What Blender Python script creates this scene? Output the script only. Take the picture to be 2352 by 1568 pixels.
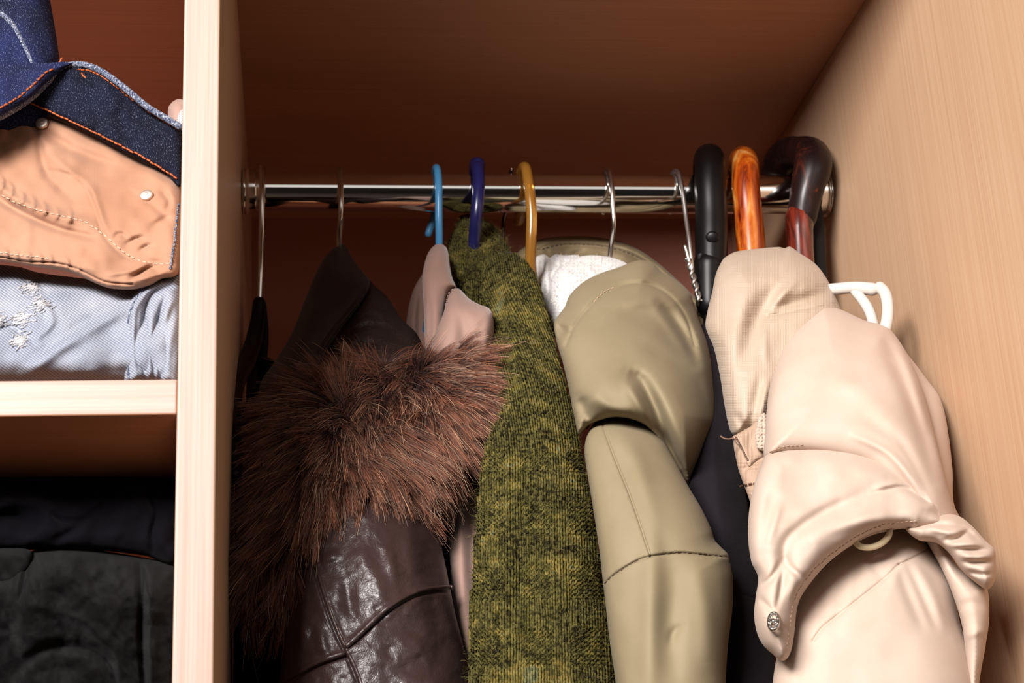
import bpy, math, random
import numpy as np
from mathutils import Vector, Matrix
from mathutils.geometry import delaunay_2d_cdt

random.seed(7); RNG = np.random.default_rng(7)
for _o in list(bpy.data.objects): bpy.data.objects.remove(_o)
SC = bpy.context.scene; COL = SC.collection

# ------------------------------------------------------------------ camera
EYE = np.array([0.0, 0.0, 1.35])           # eye height in front of the open wardrobe
FPX = 3690.0
def _vp(x, y, f):
    q = np.array([x - 1176.0, y - 784.0, f]); return q / np.linalg.norm(q)
DD = _vp(685, 2095, FPX)                    # world +Y (depth) seen from the camera
VV = _vp(604, -9750, FPX); VV = VV - (VV @ DD) * DD; VV /= np.linalg.norm(VV)   # world +Z
HH = np.cross(DD, VV); HH = HH if HH[0] > 0 else -HH                             # world +X
cam_d = bpy.data.cameras.new('camera'); cam = bpy.data.objects.new('camera', cam_d); COL.objects.link(cam)
cam_d.sensor_width = 36.0; cam_d.lens = FPX / 2352 * 36.0; cam_d.clip_start = 0.02
def _w(v): return np.array([v @ HH, v @ DD, v @ VV])     # camera axes (x right, y down, z forward) -> world
cx, cy, cz = _w(np.array([1.0, 0, 0])), _w(np.array([0, 1.0, 0])), _w(np.array([0, 0, 1.0]))
m = Matrix([[cx[i], -cy[i], -cz[i], EYE[i]] for i in range(3)] + [[0, 0, 0, 1]])
cam.matrix_world = m
SC.camera = cam
cam_d.dof.use_dof = True; cam_d.dof.focus_distance = 0.95; cam_d.dof.aperture_fstop = 16.0

# ------------------------------------------------------------------ world, lights, exposure
W = bpy.data.worlds.new('room'); SC.world = W; W.use_nodes = True
# the room in front of the wardrobe: dark floor, a bright wall band, dim above
_t = W.node_tree; _bg = _t.nodes['Background']; _tc = _t.nodes.new('ShaderNodeTexCoord'); _sx = _t.nodes.new('ShaderNodeSeparateXYZ'); _rp = _t.nodes.new('ShaderNodeValToRGB')
_t.links.new(_tc.outputs['Generated'], _sx.inputs[0]); _t.links.new(_sx.outputs['Z'], _rp.inputs[0]); _t.links.new(_rp.outputs[0], _bg.inputs[0])
_rp.color_ramp.elements[0].position = 0.0; _rp.color_ramp.elements[0].color = (.012, .010, .009, 1)
_rp.color_ramp.elements[1].position = 1.0; _rp.color_ramp.elements[1].color = (.10, .09, .085, 1)
for _p, _c in ((.015, .02), (.035, 1.0), (.25, 1.0), (.30, .12)):
    _e = _rp.color_ramp.elements.new(_p); _e.color = (_c, _c * .95, _c * .90, 1)
_bg.inputs[1].default_value = 0.62
def area(name, loc, target, sx, sy, power, col):
    d = bpy.data.lights.new(name, 'AREA'); d.shape = 'RECTANGLE'; d.size = sx; d.size_y = sy; d.energy = power; d.color = col
    o = bpy.data.objects.new(name, d); COL.objects.link(o); o.location = loc
    o.rotation_euler = (Vector(target) - Vector(loc)).to_track_quat('-Z', 'Y').to_euler(); return o
area('window_light', (-0.98, -1.08, 2.30), (0.15, 1.0, 1.65), 0.85, 0.65, 102, (1.0, 0.955, 0.93))
SC.view_settings.view_transform = 'Standard'; SC.view_settings.look = 'None'
SC.view_settings.exposure = 0.50; SC.view_settings.gamma = 1.0; SC.view_settings.use_curve_mapping = False

# ------------------------------------------------------------------ helpers
def P(px, py, Y):
    """point of the place at depth Y along the sight line through a pixel (arrays allowed)"""
    px = np.asarray(px, float); py = np.asarray(py, float); Y = np.asarray(Y, float)
    qx = px - 1176.0; qy = py - 784.0
    rx = qx * HH[0] + qy * HH[1] + FPX * HH[2]
    ry = qx * DD[0] + qy * DD[1] + FPX * DD[2]
    rz = qx * VV[0] + qy * VV[1] + FPX * VV[2]
    k = Y / ry
    return np.stack([rx * k + EYE[0], Y + 0 * k + EYE[1], rz * k + EYE[2]], -1)

ALB = 0.62      # surface colours as they look under the exposure above
def lin(r, g=None, b=None):
    if g is None: r, g, b = r
    f = lambda c: (c / 255 / 12.92) if c / 255 <= 0.04045 else ((c / 255 + 0.055) / 1.055) ** 2.4
    return (f(r) * ALB, f(g) * ALB, f(b) * ALB, 1.0)

def link(name, data, mat=None, parent=None):
    o = bpy.data.objects.new(name, data); COL.objects.link(o)
    if mat is not None: data.materials.append(mat)
    if parent is not None: o.parent = parent
    return o
def mesh(name, V, F, mat, parent=None, smooth=True, uv=None):
    me = bpy.data.meshes.new(name)
    me.from_pydata([tuple(map(float, v)) for v in V] if not isinstance(V, np.ndarray) else V.tolist(), [], F if isinstance(F, list) else F.tolist())
    if smooth: me.polygons.foreach_set('use_smooth', [True] * len(me.polygons))
    if uv is not None:
        L = me.uv_layers.new(name='UVMap'); idx = np.empty(len(me.loops), int); me.loops.foreach_get('vertex_index', idx)
        L.data.foreach_set('uv', np.asarray(uv)[idx].astype(float).ravel())
    me.update()
    return link(name, me, mat, parent)
def empty(name, loc, label=None, cat=None, group=None):
    o = bpy.data.objects.new(name, None); COL.objects.link(o); o.location = Vector(tuple(map(float, loc))); o.empty_display_size = .02
    return tag(o, label, cat, group)
def tag(o, label=None, cat=None, group=None, kind=None):
    if label: o['label'] = label
    if cat: o['category'] = cat
    if group: o['group'] = group
    if kind: o['kind'] = kind
    return o
def keep(o, parent):
    """parent without moving"""
    o.parent = parent; o.matrix_parent_inverse = Matrix.Translation(parent.location).inverted(); return o

def cr(pts, closed=False, step=6.0):
    """Catmull-Rom through points (any dimension; spacing measured in the first two), resampled evenly"""
    p = np.asarray(pts, float); n = len(p); out = []
    rng = range(n) if closed else range(n - 1)
    for i in rng:
        if closed: a, b, c, d = p[(i - 1) % n], p[i], p[(i + 1) % n], p[(i + 2) % n]
        else: a, b, c, d = p[max(i - 1, 0)], p[i], p[i + 1], p[min(i + 2, n - 1)]
        t = np.linspace(0, 1, 14, endpoint=False)[:, None]
        # centripetal-like damping keeps corners from overshooting
        m1 = (c - a) * .5; m2 = (d - b) * .5; L = np.linalg.norm((c - b)[:2]) + 1e-9
        for mm in (m1, m2):
            q = np.linalg.norm(mm[:2])
            if q > L: mm *= L / q
        out.append((2 * t**3 - 3 * t**2 + 1) * b + (t**3 - 2 * t**2 + t) * m1 + (-2 * t**3 + 3 * t**2) * c + (t**3 - t**2) * m2)
    q = np.concatenate(out)
    q = np.vstack([q, p[0] if closed else p[-1]])
    s = np.r_[0, np.cumsum(np.linalg.norm(np.diff(q[:, :2], axis=0), axis=1))]
    k = max(int(round(s[-1] / step)), 3)
    ss = np.linspace(0, s[-1], k + 1)
    if closed: ss = ss[:-1]
    return np.stack([np.interp(ss, s, q[:, j]) for j in range(q.shape[1])], -1)

def pchip(xs, ys):
    xs = np.asarray(xs, float); ys = np.asarray(ys, float); h = np.diff(xs); d = np.diff(ys) / h
    mm = np.zeros(len(xs))
    for i in range(1, len(xs) - 1):
        mm[i] = 0 if d[i - 1] * d[i] <= 0 else 2 / (1 / d[i - 1] + 1 / d[i])
    mm[0] = d[0]; mm[-1] = d[-1]
    def f(x):
        x = np.asarray(x, float); i = np.clip(np.searchsorted(xs, x) - 1, 0, len(xs) - 2); t = np.clip((x - xs[i]) / h[i], 0, 1)
        return (2*t**3 - 3*t**2 + 1) * ys[i] + (t**3 - 2*t**2 + t) * h[i] * mm[i] + (-2*t**3 + 3*t**2) * ys[i+1] + (t**3 - t**2) * h[i] * mm[i+1]
    return f
def tps(ctrl):
    c = np.asarray(ctrl, float); xy = c[:, :2] / 1000; n = len(c)
    def U(r2): return r2 * np.log(r2 + 1e-12)
    K = U(((xy[:, None] - xy[None]) ** 2).sum(-1)) + np.eye(n) * 1e-4
    A = np.zeros((n + 3, n + 3)); A[:n, :n] = K; A[:n, n] = 1; A[:n, n+1:] = xy; A[n, :n] = 1; A[n+1:, :n] = xy.T
    w = np.linalg.solve(A, np.r_[c[:, 2], 0, 0, 0])
    def f(px, py):
        q = np.stack([px, py], -1) / 1000
        r = U(((q[..., None, :] - xy) ** 2).sum(-1))
        return r @ w[:n] + w[n] + q @ w[n+1:]
    return f
def segd(px, py, line, closed=False):
    """distance, side and arc position of points against a polyline"""
    a = line; b = np.roll(line, -1, 0)
    if not closed: a, b = a[:-1], b[:-1]
    L = np.linalg.norm(b - a, axis=1) + 1e-9; S = np.r_[0, np.cumsum(L)]
    D = np.full(px.shape, 1e9); SG = np.ones(px.shape); TT = np.zeros(px.shape)
    for lo in range(0, len(px), 4000):
        x = px[lo:lo+4000, None]; y = py[lo:lo+4000, None]
        dx = b[:, 0] - a[:, 0]; dy = b[:, 1] - a[:, 1]
        t = np.clip(((x - a[:, 0]) * dx + (y - a[:, 1]) * dy) / L**2, 0, 1)
        ex = x - a[:, 0] - t * dx; ey = y - a[:, 1] - t * dy
        d2 = ex**2 + ey**2; k = d2.argmin(1); r = np.arange(len(k))
        D[lo:lo+4000] = np.sqrt(d2[r, k]); SG[lo:lo+4000] = np.sign(dx[k] * ey[r, k] - dy[k] * ex[r, k])
        TT[lo:lo+4000] = (S[k] + t[r, k] * L[k]) / S[-1]
    return D, SG, TT
_lat = np.random.default_rng(3).uniform(-1, 1, (256, 256))
def nz(x, y, seed=0):
    x = np.asarray(x, float) + seed * 17.3; y = np.asarray(y, float) + seed * 9.1
    i = np.floor(x).astype(int); j = np.floor(y).astype(int); u = x - i; v = y - j
    u = u*u*u*(u*(u*6-15)+10); v = v*v*v*(v*(v*6-15)+10)
    g = lambda a, b: _lat[a % 256, b % 256]
    return (g(i, j)*(1-u) + g(i+1, j)*u)*(1-v) + (g(i, j+1)*(1-u) + g(i+1, j+1)*u)*v
def inside(px, py, poly):
    r = np.zeros(px.shape, bool); n = len(poly)
    for i in range(n):
        x1, y1 = poly[i]; x2, y2 = poly[(i + 1) % n]
        if y1 == y2: continue
        c = ((y1 > py) != (y2 > py)) & (px < (x2 - x1) * (py - y1) / (y2 - y1) + x1)
        r ^= c
    return r

class Cloth:
    """a soft closed body: outline of the piece, how far back it lies, how thick it is, and its folds.
    folds: (points, width px, height m[, mode]); height > 0 stands out. mode 'g' soft, 's' seam groove, 't' step (left side stands out)"""
    def __init__(s, outline, depth, T=.02, R=60, folds=(), noise=(), step=7, corner=False, back=.6, lim=None, rim=.0008, flat=1.0):
        s.ol = np.asarray(outline, float) if corner else cr(outline, True, step)
        if corner:
            s.ol = np.concatenate([np.linspace(s.ol[i], s.ol[(i+1) % len(s.ol)], max(int(np.linalg.norm(s.ol[(i+1) % len(s.ol)] - s.ol[i]) / step), 1), endpoint=False) for i in range(len(s.ol))])
        if len(depth[0]) == 2:
            pf = pchip([d[0] for d in depth], [d[1] for d in depth]); s.dep = lambda x, y: pf(y)
        else: s.dep = tps(depth)
        s.T, s.R, s.step, s.noise, s.back, s.lim, s.rim, s.flat = T, R, step, noise, back, lim, rim, flat
        s.folds = []
        for f in folds:
            mode = f[3] if len(f) > 3 else 'g'
            k_ = (.6, 1.25) if mode == 's' else (1, 1)
            s.folds.append((cr(f[0], False, step * .8 if mode == 's' else 12), f[1] * k_[0], f[2] * k_[1], mode))
    def raw(s, px, py):
        px = np.atleast_1d(np.asarray(px, float)); py = np.atleast_1d(np.asarray(py, float))
        d, _, _ = segd(px, py, s.ol, True)
        t = np.clip(d / s.R, 0, 1); sh = np.sqrt(np.maximum(1 - (1 - t)**2, 0))
        Y = s.dep(px, py); z = s.T * sh
        edge = np.clip(d / 10.0, 0, 1)
        for ln, w, a, mode in s.folds:
            D, SG, TT = segd(px, py, ln)
            if mode == 'g':
                tp = np.sqrt(np.clip(np.sin(np.pi * np.clip(TT * .94 + .03, 0, 1)), 0, 1)); z = z + a * tp * np.exp(-(D / w)**2) * edge
            elif mode == 's': z = z + a * np.exp(-(D / w)**2)
            elif mode == 't':
                tp = np.clip(np.sin(np.pi * np.clip(TT, 0, 1)) * 2.2, 0, 1); sd = D * SG
                z = z + a * tp * np.where(sd < 0, np.exp(sd / (w * 6)), 0) * (1 - np.exp(-(D / w)**2)) * edge
        for sc, a, sd in s.noise: z = z + a * nz(px / sc, py / sc, sd) * np.clip(d / 25.0, 0, 1)
        return Y, z, sh, d
    def front(s, px, py, lift=0.0):
        Y, z, sh, d = s.raw(px, py); return s.clamp(P(np.atleast_1d(px), np.atleast_1d(py), Y - z - s.rim - lift))
    def clamp(s, p):
        if s.lim:
            for ax, sg, v in s.lim: p[..., ax] = np.minimum(p[..., ax], v) if sg > 0 else np.maximum(p[..., ax], v)
        return p
    def build(s, name, mat, parent=None):
        ol, st = s.ol, s.step
        x0, y0 = ol.min(0); x1, y1 = ol.max(0)
        gx, gy = [], []
        for r, y in enumerate(np.arange(y0 + st * .5, y1, st * .87)):
            k = np.arange(x0 + (r % 2) * st * .5, x1, st); gx.append(k); gy.append(np.full(len(k), y))
        gx = np.concatenate(gx); gy = np.concatenate(gy)
        ok = inside(gx, gy, ol); gx, gy = gx[ok], gy[ok]
        d, _, _ = segd(gx, gy, ol, True); ok = d > st * .6; gx, gy = gx[ok], gy[ok]
        extra = []
        for off in (st * .22, ):
            pass
        # rings just inside the outline make the rim round
        for off in (1.2, 3.6):
            nx = np.roll(ol, -1, 0) - np.roll(ol, 1, 0); nx /= np.linalg.norm(nx, axis=1)[:, None] + 1e-9
            for sg in (1, -1):
                q = ol + sg * off * np.stack([-nx[:, 1], nx[:, 0]], -1)
                ii = inside(q[:, 0], q[:, 1], ol); q = q[ii]
                dd = segd(q[:, 0], q[:, 1], ol, True)[0]; extra.append(q[dd > off * .8])
        for ln, w, a, mode in s.folds:
            if mode != 's': continue
            tn = np.gradient(ln, axis=0); tn /= np.linalg.norm(tn, axis=1)[:, None] + 1e-9; nn = np.stack([-tn[:, 1], tn[:, 0]], -1)
            near = segd(gx, gy, ln)[0] > w * 2.4; gx, gy = gx[near], gy[near]
            for k in (0, .8, -.8, 1.8, -1.8):
                q = ln + nn * w * k; ii = inside(q[:, 0], q[:, 1], ol); q = q[ii]
                if len(q):
                    dd = segd(q[:, 0], q[:, 1], ol, True)[0]; extra.append(q[dd > 4.5])
        pts = np.vstack([ol] + [np.stack([gx, gy], -1)] + extra); n = len(ol)
        V2, _, F, ov, _, _ = delaunay_2d_cdt([Vector(map(float, p)) for p in pts], [(i, (i + 1) % n) for i in range(n)], [], 1, 1e-4)
        v = np.array([tuple(p) for p in V2]); F = np.array([f for f in F if len(f) == 3])
        onr = np.array([any(o < n for o in x) for x in ov])
        Y, z, sh, d = s.raw(v[:, 0], v[:, 1])
        z[onr] = 0; sh[onr] = 0
        fr = s.clamp(P(v[:, 0], v[:, 1], Y - z - s.rim)); bk = s.clamp(P(v[:, 0], v[:, 1], Y + s.T * s.back * sh + s.rim))
        # triangle orientation
        a, b, c = v[F[:, 0]], v[F[:, 1]], v[F[:, 2]]
        cr_ = (b[:, 0]-a[:, 0])*(c[:, 1]-a[:, 1]) - (b[:, 1]-a[:, 1])*(c[:, 0]-a[:, 0])
        F[cr_ > 0] = F[cr_ > 0][:, ::-1]
        N = len(v); FB = F[:, ::-1] + N
        # side strips join front and back at the rim
        from collections import Counter
        E = Counter(); 
        for f in F:
            for i in range(3): E[(int(f[i]), int(f[(i+1) % 3]))] += 1
        side = [[j, i, i + N, j + N] for (i, j) in E if (j, i) not in E]
        V = np.vstack([fr, bk])
        uvx = np.tile(v[:, 0], 2) * .00025; uvy = -np.tile(v[:, 1], 2) * .00025      # cloth lengths in metres along warp and weft
        o = mesh(name, V, F.tolist() + FB.tolist() + side, mat, None, True, np.stack([uvx, uvy], -1))
        if parent is not None: keep(o, parent)
        s.obj = o
        return o

def tube(name, pts, rad, mat, parent=None, n=12, samples=None, flat=None, closed=False, cap=1.0):
    """round bar along 3D points; rad a number or one per point; flat = (axis vector, factor) squashes the section"""
    p = np.asarray(pts, float); r = np.full(len(p), rad) if np.isscalar(rad) else np.asarray(rad, float)
    if samples:
        q = np.concatenate([p, r[:, None]], 1)
        out = []; m_ = len(q); L = np.r_[0, np.cumsum(np.linalg.norm(np.diff(p, axis=0), axis=1))]
        ss = np.linspace(0, L[-1], samples)
        tg = np.gradient(q, L, axis=0)
        for s_ in ss:
            i = min(max(np.searchsorted(L, s_) - 1, 0), m_ - 2); h = L[i+1] - L[i]; t = (s_ - L[i]) / h
            out.append((2*t**3-3*t**2+1)*q[i] + (t**3-2*t**2+t)*h*tg[i] + (-2*t**3+3*t**2)*q[i+1] + (t**3-t**2)*h*tg[i+1])
        q = np.array(out); p, r = q[:, :3], np.maximum(q[:, 3], 1e-5)
    V, F = tube_vf(p, r, n, flat, closed, cap)
    o = mesh(name, V, F, mat, None, True)
    if parent is not None: keep(o, parent)
    return o
def tube_vf(p, r, n=12, flat=None, closed=False, cap=1.0):
    k = len(p); V = []; F = []
    if closed: T = np.roll(p, -1, 0) - np.roll(p, 1, 0)
    else: T = np.gradient(p, axis=0)
    T = T / (np.linalg.norm(T, axis=1)[:, None] + 1e-12)
    up = np.array([1.0, 0.02, 0.03]) if abs(T[0][0]) < .8 else np.array([0, .03, 1.0])
    rings = []
    for i in range(k):
        a = np.cross(T[i], up); a /= np.linalg.norm(a); b = np.cross(a, T[i]); up = b
        th = np.linspace(0, 2 * np.pi, n, endpoint=False)
        o = np.cos(th)[:, None] * a + np.sin(th)[:, None] * b
        if flat is not None:
            ax = np.asarray(flat[0], float); ax /= np.linalg.norm(ax); o = o + (o @ ax)[:, None] * ax * (flat[1] - 1)
        rings.append((p[i], o * r[i]))
    if not closed:
        # rounded ends
        c0, o0 = rings[0]; c1, o1 = rings[-1]
        pre = [(c0 - T[0] * r[0] * cap * math.sin(a_), o0 * math.cos(a_)) for a_ in (1.35, .9, .45)]
        post = [(c1 + T[-1] * r[-1] * cap * math.sin(a_), o1 * math.cos(a_)) for a_ in (.45, .9, 1.35)]
        rings = pre + rings + post
    for c, o in rings: V.extend(c + o)
    K = len(rings)
    for i in range(K if closed else K - 1):
        j = (i + 1) % K
        for t in range(n):
            F.append([i*n + t, j*n + t, j*n + (t+1) % n, i*n + (t+1) % n])
    if not closed:
        F.append(list(range(n))); F.append([(K-1)*n + t for t in reversed(range(n))])
    return np.array(V), F
def many_tubes(name, items, mat, parent=None, n=6):
    V, F = [], []; off = 0
    for p, r in items:
        v, f = tube_vf(np.asarray(p, float), np.full(len(p), r) if np.isscalar(r) else np.asarray(r), n)
        V.append(v); F += [[a + off for a in q] for q in f]; off += len(v)
    o = mesh(name, np.vstack(V), F, mat, None, True)
    if parent is not None: keep(o, parent)
    return o
def stitches(name, surf, line, mat, parent, dash=9, gap=5, r=.0004, lift=.0004, wob=0.6):
    q = cr(line, False, 1.5); items = []; k = int((dash + gap) / 1.5); dl = int(dash / 1.5)
    for i in range(0, len(q) - dl, k):
        s_ = q[i:i+dl:max(dl//3, 1)] + RNG.normal(0, wob, 2)
        pp = surf.front(s_[:, 0], s_[:, 1], lift)
        if len(pp) > 1: items.append((pp, r))
    return many_tubes(name, items, mat, parent, 5)
def cord(name, surf, line, r, mat, parent, lift=0.0, n=8, step=5):
    q = cr(line, False, step); pp = surf.front(q[:, 0], q[:, 1], lift)
    return tube(name, pp, r, mat, parent, n)
def strands(name, pts, r0, r1, mat, parent):
    """pts (N,K,3) hair strands"""
    N, K, _ = pts.shape
    hc = bpy.data.hair_curves.new(name); hc.add_curves([K] * N)
    hc.attributes['position'].data.foreach_set('vector', pts.astype(np.float32).ravel())
    ra = hc.attributes.get('radius') or hc.attributes.new('radius', 'FLOAT', 'POINT')
    rr = np.tile(np.linspace(r0, r1, K), N).astype(np.float32); ra.data.foreach_set('value', rr)
    o = link(name, hc, mat)
    if parent is not None: keep(o, parent)
    return o
def box(name, lo, hi, mat, parent=None, bev=.0008, band=None):
    (x0, y0, z0), (x1, y1, z1) = lo, hi
    V = [(x, y, z) for x in (x0, x1) for y in (y0, y1) for z in (z0, z1)]
    F = [[0,1,3,2],[4,6,7,5],[0,4,5,1],[2,3,7,6],[0,2,6,4],[1,5,7,3]]
    o = mesh(name, V, F, mat, None, False)
    if band is not None:
        o.data.materials.append(band); o.data.polygons[2].material_index = 1
    md = o.modifiers.new('bevel', 'BEVEL'); md.width = bev; md.segments = 3; md.limit_method = 'ANGLE'
    if parent is not None: keep(o, parent)
    return o

# ------------------------------------------------------------------ materials
class NT:
    def __init__(s, name):
        s.m = bpy.data.materials.new(name); s.m.use_nodes = True; s.t = s.m.node_tree; s.b = s.t.nodes['Principled BSDF']
    def n(s, typ, **kw):
        x = s.t.nodes.new(typ)
        for k, v in kw.items():
            if k.startswith('_'): setattr(x, k[1:], v)
            else:
                key = int(k[1:]) if k[0] == 'i' and k[1:].isdigit() else k.replace('__', ' ')
                x.inputs[key].default_value = v
        return x
    def l(s, a, b): s.t.links.new(a, b)
    def coord(s, uv=True, scale=(1, 1, 1), rot=0.0):
        tc = s.n('ShaderNodeTexCoord'); mp = s.n('ShaderNodeMapping'); mp.inputs['Scale'].default_value = scale; mp.inputs['Rotation'].default_value = (0, 0, rot)
        s.l(tc.outputs['UV' if uv else 'Object'], mp.inputs[0]); return mp.outputs[0]
    def noise(s, co, scale, detail=3, rough=.5, dist=0.0):
        x = s.n('ShaderNodeTexNoise', Scale=scale, Detail=detail, Roughness=rough, Distortion=dist); s.l(co, x.inputs['Vector']); return x.outputs['Fac']
    def ramp(s, f, stops):
        r = s.n('ShaderNodeValToRGB'); e = r.color_ramp.elements
        while len(e) < len(stops): e.new(.5)
        for i, (p, c) in enumerate(stops): e[i].position = p; e[i].color = c
        s.l(f, r.inputs[0]); return r.outputs[0]
    def mix(s, f, a, b, mode='MIX'):
        x = s.n('ShaderNodeMix', _data_type='RGBA', _blend_type=mode)
        if isinstance(f, float): x.inputs[0].default_value = f
        else: s.l(f, x.inputs[0])
        for k, v in ((6, a), (7, b)):
            if isinstance(v, tuple): x.inputs[k].default_value = v
            else: s.l(v, x.inputs[k])
        return x.outputs[2]
    def math(s, op, a, b=0.0):
        x = s.n('ShaderNodeMath', _operation=op)
        for i, v in enumerate((a, b)):
            if isinstance(v, (int, float)): x.inputs[i].default_value = v
            else: s.l(v, x.inputs[i])
        return x.outputs[0]
    def bump(s, h, strength=.3, dist=.001):
        b = s.n('ShaderNodeBump', Strength=strength, Distance=dist); s.l(h, b.inputs['Height'])
        s.l(b.outputs[0], s.b.inputs['Normal']); return b
    def col(s, c):
        if isinstance(c, tuple): s.b.inputs['Base Color'].default_value = c
        else: s.l(c, s.b.inputs['Base Color'])
    def set(s, rough=.6, spec=.5, metal=0.0, sheen=0.0, sr=.4, coat=0.0, trans=0.0, sub=0.0):
        i = s.b.inputs; i['Roughness'].default_value = rough; i['Specular IOR Level'].default_value = spec; i['Metallic'].default_value = metal
        i['Sheen Weight'].default_value = sheen; i['Sheen Roughness'].default_value = sr; i['Coat Weight'].default_value = coat; i['Coat Roughness'].default_value = .15
        i['Transmission Weight'].default_value = trans
        if sub: i['Subsurface Weight'].default_value = sub; i['Subsurface Radius'].default_value = (.004, .003, .002)
        return s

def wood(name, c1, c2, axis, rough=.42, fine=1.0, spec=.35, cs=1.0):
    """laminate with fine straight grain running along axis 0/1/2"""
    k = NT(name); hi, lo = 1300.0 * fine, 8.0
    sc = [hi, hi, hi]; sc[axis] = lo
    f = k.noise(k.coord(False, tuple(sc)), 1.0, 2, .6)
    sc2 = [330.0 * fine] * 3; sc2[axis] = 2.2
    g = k.noise(k.coord(False, tuple(sc2)), 1.0, 3, .6, .3)
    mixf = k.math('ADD', k.math('MULTIPLY', f, .55), k.math('MULTIPLY', g, .45))
    k.col(k.ramp(mixf, [(.5 - .22 / cs, c1), (.5 + .22 / cs, c2)]))
    k.bump(f, .12, .0004); k.set(rough, spec); return k.m
def plain(name, c, rough=.5, spec=.5, **kw):
    k = NT(name); k.col(c); k.set(rough, spec, **kw)
    k.bump(k.noise(k.coord(False), 900, 3), .05, .0003); return k.m
def fabric(name, c1, c2, weave=700.0, wstr=.25, rough=.8, sheen=.15, spec=.3, blotch=14.0, twill=None, fuzz=.0):
    k = NT(name)
    base = k.ramp(k.noise(k.coord(False), blotch, 4, .55), [(.35, c1), (.65, c2)])
    if twill:
        wv = k.n('ShaderNodeTexWave', _wave_type='BANDS', Scale=1.0, Distortion=.6, Detail=1.0); wv.inputs['Detail Scale'].default_value = .6
        k.l(k.coord(True, (twill, twill, twill), .9), wv.inputs['Vector']); h = wv.outputs['Fac']
    else:
        a = k.n('ShaderNodeTexWave', _bands_direction='X', Scale=weave * .314, Distortion=.8); b = k.n('ShaderNodeTexWave', _bands_direction='Y', Scale=weave * .314, Distortion=.8)
        co = k.coord(True); k.l(co, a.inputs['Vector']); k.l(co, b.inputs['Vector']); h = k.math('MULTIPLY', a.outputs['Fac'], b.outputs['Fac'])
    n2 = k.noise(k.coord(False), 1600, 2)
    h2 = k.math('ADD', h, k.math('MULTIPLY', n2, .6))
    k.col(base); k.bump(h2, wstr, .0006); k.set(rough, spec, sheen=sheen); return k.m

# ------------------------------------------------------------------ material palette
M = {}
M['wood_v_lit'] = wood('wood_vertical_grain_lit', lin(222, 174, 136), lin(246, 206, 168), 2)  # same laminate as the level boards, colour lightened for the lit side wall
M['wood_x_shaded'] = wood('wood_cross_grain_shaded', lin(200, 136, 100), lin(222, 160, 122), 0)  # same laminate again, ceiling shade put into a darker, redder colour
M['band_v'] = wood('edge_band_upright', lin(200, 167, 150), lin(227, 195, 180), 2, .45, .55, .3, 1.3)
M['band_x'] = wood('edge_band_level', lin(200, 167, 150), lin(227, 195, 180), 0, .45, .55, .3, 1.3)
M['board'] = plain('back_board', lin(206, 136, 114), .6, .3)
def chrome(name, c, r):
    k = NT(name); k.col(tuple(min(v / ALB, 1) for v in c[:3]) + (1.0,)); k.set(r, .5, 1.0); return k.m
M['chrome'] = chrome('chrome', lin(225, 222, 218), .09)
M['steel'] = chrome('steel_wire', lin(205, 200, 195), .22)
M['zinc'] = chrome('zinc_wire', lin(215, 213, 210), .32)
M['darkwire'] = chrome('dark_wire', lin(110, 88, 80), .3)
M['black_plastic'] = plain('black_plastic', lin(13, 11, 12), .38, .22)
M['velvet'] = plain('black_matte', lin(22, 20, 20), .8, .3)
M['blue_plastic'] = plain('blue_plastic', lin(88, 168, 226), .3, .5)
M['navy_plastic'] = plain('navy_plastic', lin(34, 34, 92), .28, .5)
M['white_plastic'] = plain('white_plastic', lin(240, 232, 224), .35, .5)
M['cream_plastic'] = plain('cream_plastic', lin(245, 222, 180), .3, .5)
def amber():
    k = NT('amber_plastic'); k.col(lin(214, 150, 62)); k.set(.16, .6, trans=.55); k.b.inputs['IOR'].default_value = 1.45; return k.m
M['amber'] = amber()
def varnished(name, stops, sc, rough=.22, dist=1.4, coat=.7):
    k = NT(name); f = k.noise(k.coord(False, (sc*2.2, sc*2.2, sc*.45)), 1.0, 4, .6, dist); k.col(k.ramp(f, stops)); k.set(rough, .5 if coat > .5 else .22, coat=coat); return k.m
M['orange_wood'] = varnished('orange_varnished_wood', [(.34, lin(96, 24, 6)), (.47, lin(178, 70, 14)), (.6, lin(216, 116, 32)), (.72, lin(240, 186, 110))], 30)
M['brown_wood'] = varnished('dark_varnished_wood', [(.42, lin(26, 13, 12)), (.60, lin(44, 20, 17)), (.74, lin(120, 46, 24))], 45, .42, 1.4, .12)
M['red_wood'] = varnished('reddish_varnished_wood', [(.38, lin(60, 18, 12)), (.62, lin(140, 48, 30))], 45, .2)
def leather(name, c1, c2, rough, sc, st, spec=.5):
    k = NT(name); co = k.coord(False)
    v = k.n('ShaderNodeTexVoronoi', _feature='DISTANCE_TO_EDGE', Scale=sc); 
    w = k.n('ShaderNodeTexNoise', Scale=60.0, Detail=4.0); k.l(co, w.inputs['Vector'])
    mx = k.n('ShaderNodeMix', _data_type='VECTOR'); mx.inputs[0].default_value = .012; k.l(co, mx.inputs[4]); k.l(w.outputs['Color'], mx.inputs[5]); k.l(mx.outputs[1], v.inputs['Vector'])
    h = k.math('ADD', k.math('MULTIPLY', k.math('MINIMUM', v.outputs['Distance'], .12), 6.0), k.math('MULTIPLY', k.noise(co, 130, 5, .6), 1.3))
    k.col(k.ramp(k.noise(co, 25, 4), [(.35, c1), (.65, c2)])); k.bump(h, st, .0012); k.set(rough, spec); return k.m
M['leather'] = leather('brown_glossy_leather', lin(62, 43, 40), lin(76, 55, 52), .40, 520, .16, .65)
M['leather_matte'] = leather('brown_matte_leather', lin(52, 36, 32), lin(66, 48, 43), .55, 260, .35, .3)
M['coat_satin'] = fabric('dark_brown_satin', lin(52, 36, 32), lin(60, 43, 38), 1800, .12, .5, .1)
M['thread_brown'] = plain('tan_thread', lin(150, 112, 88), .6)
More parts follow.
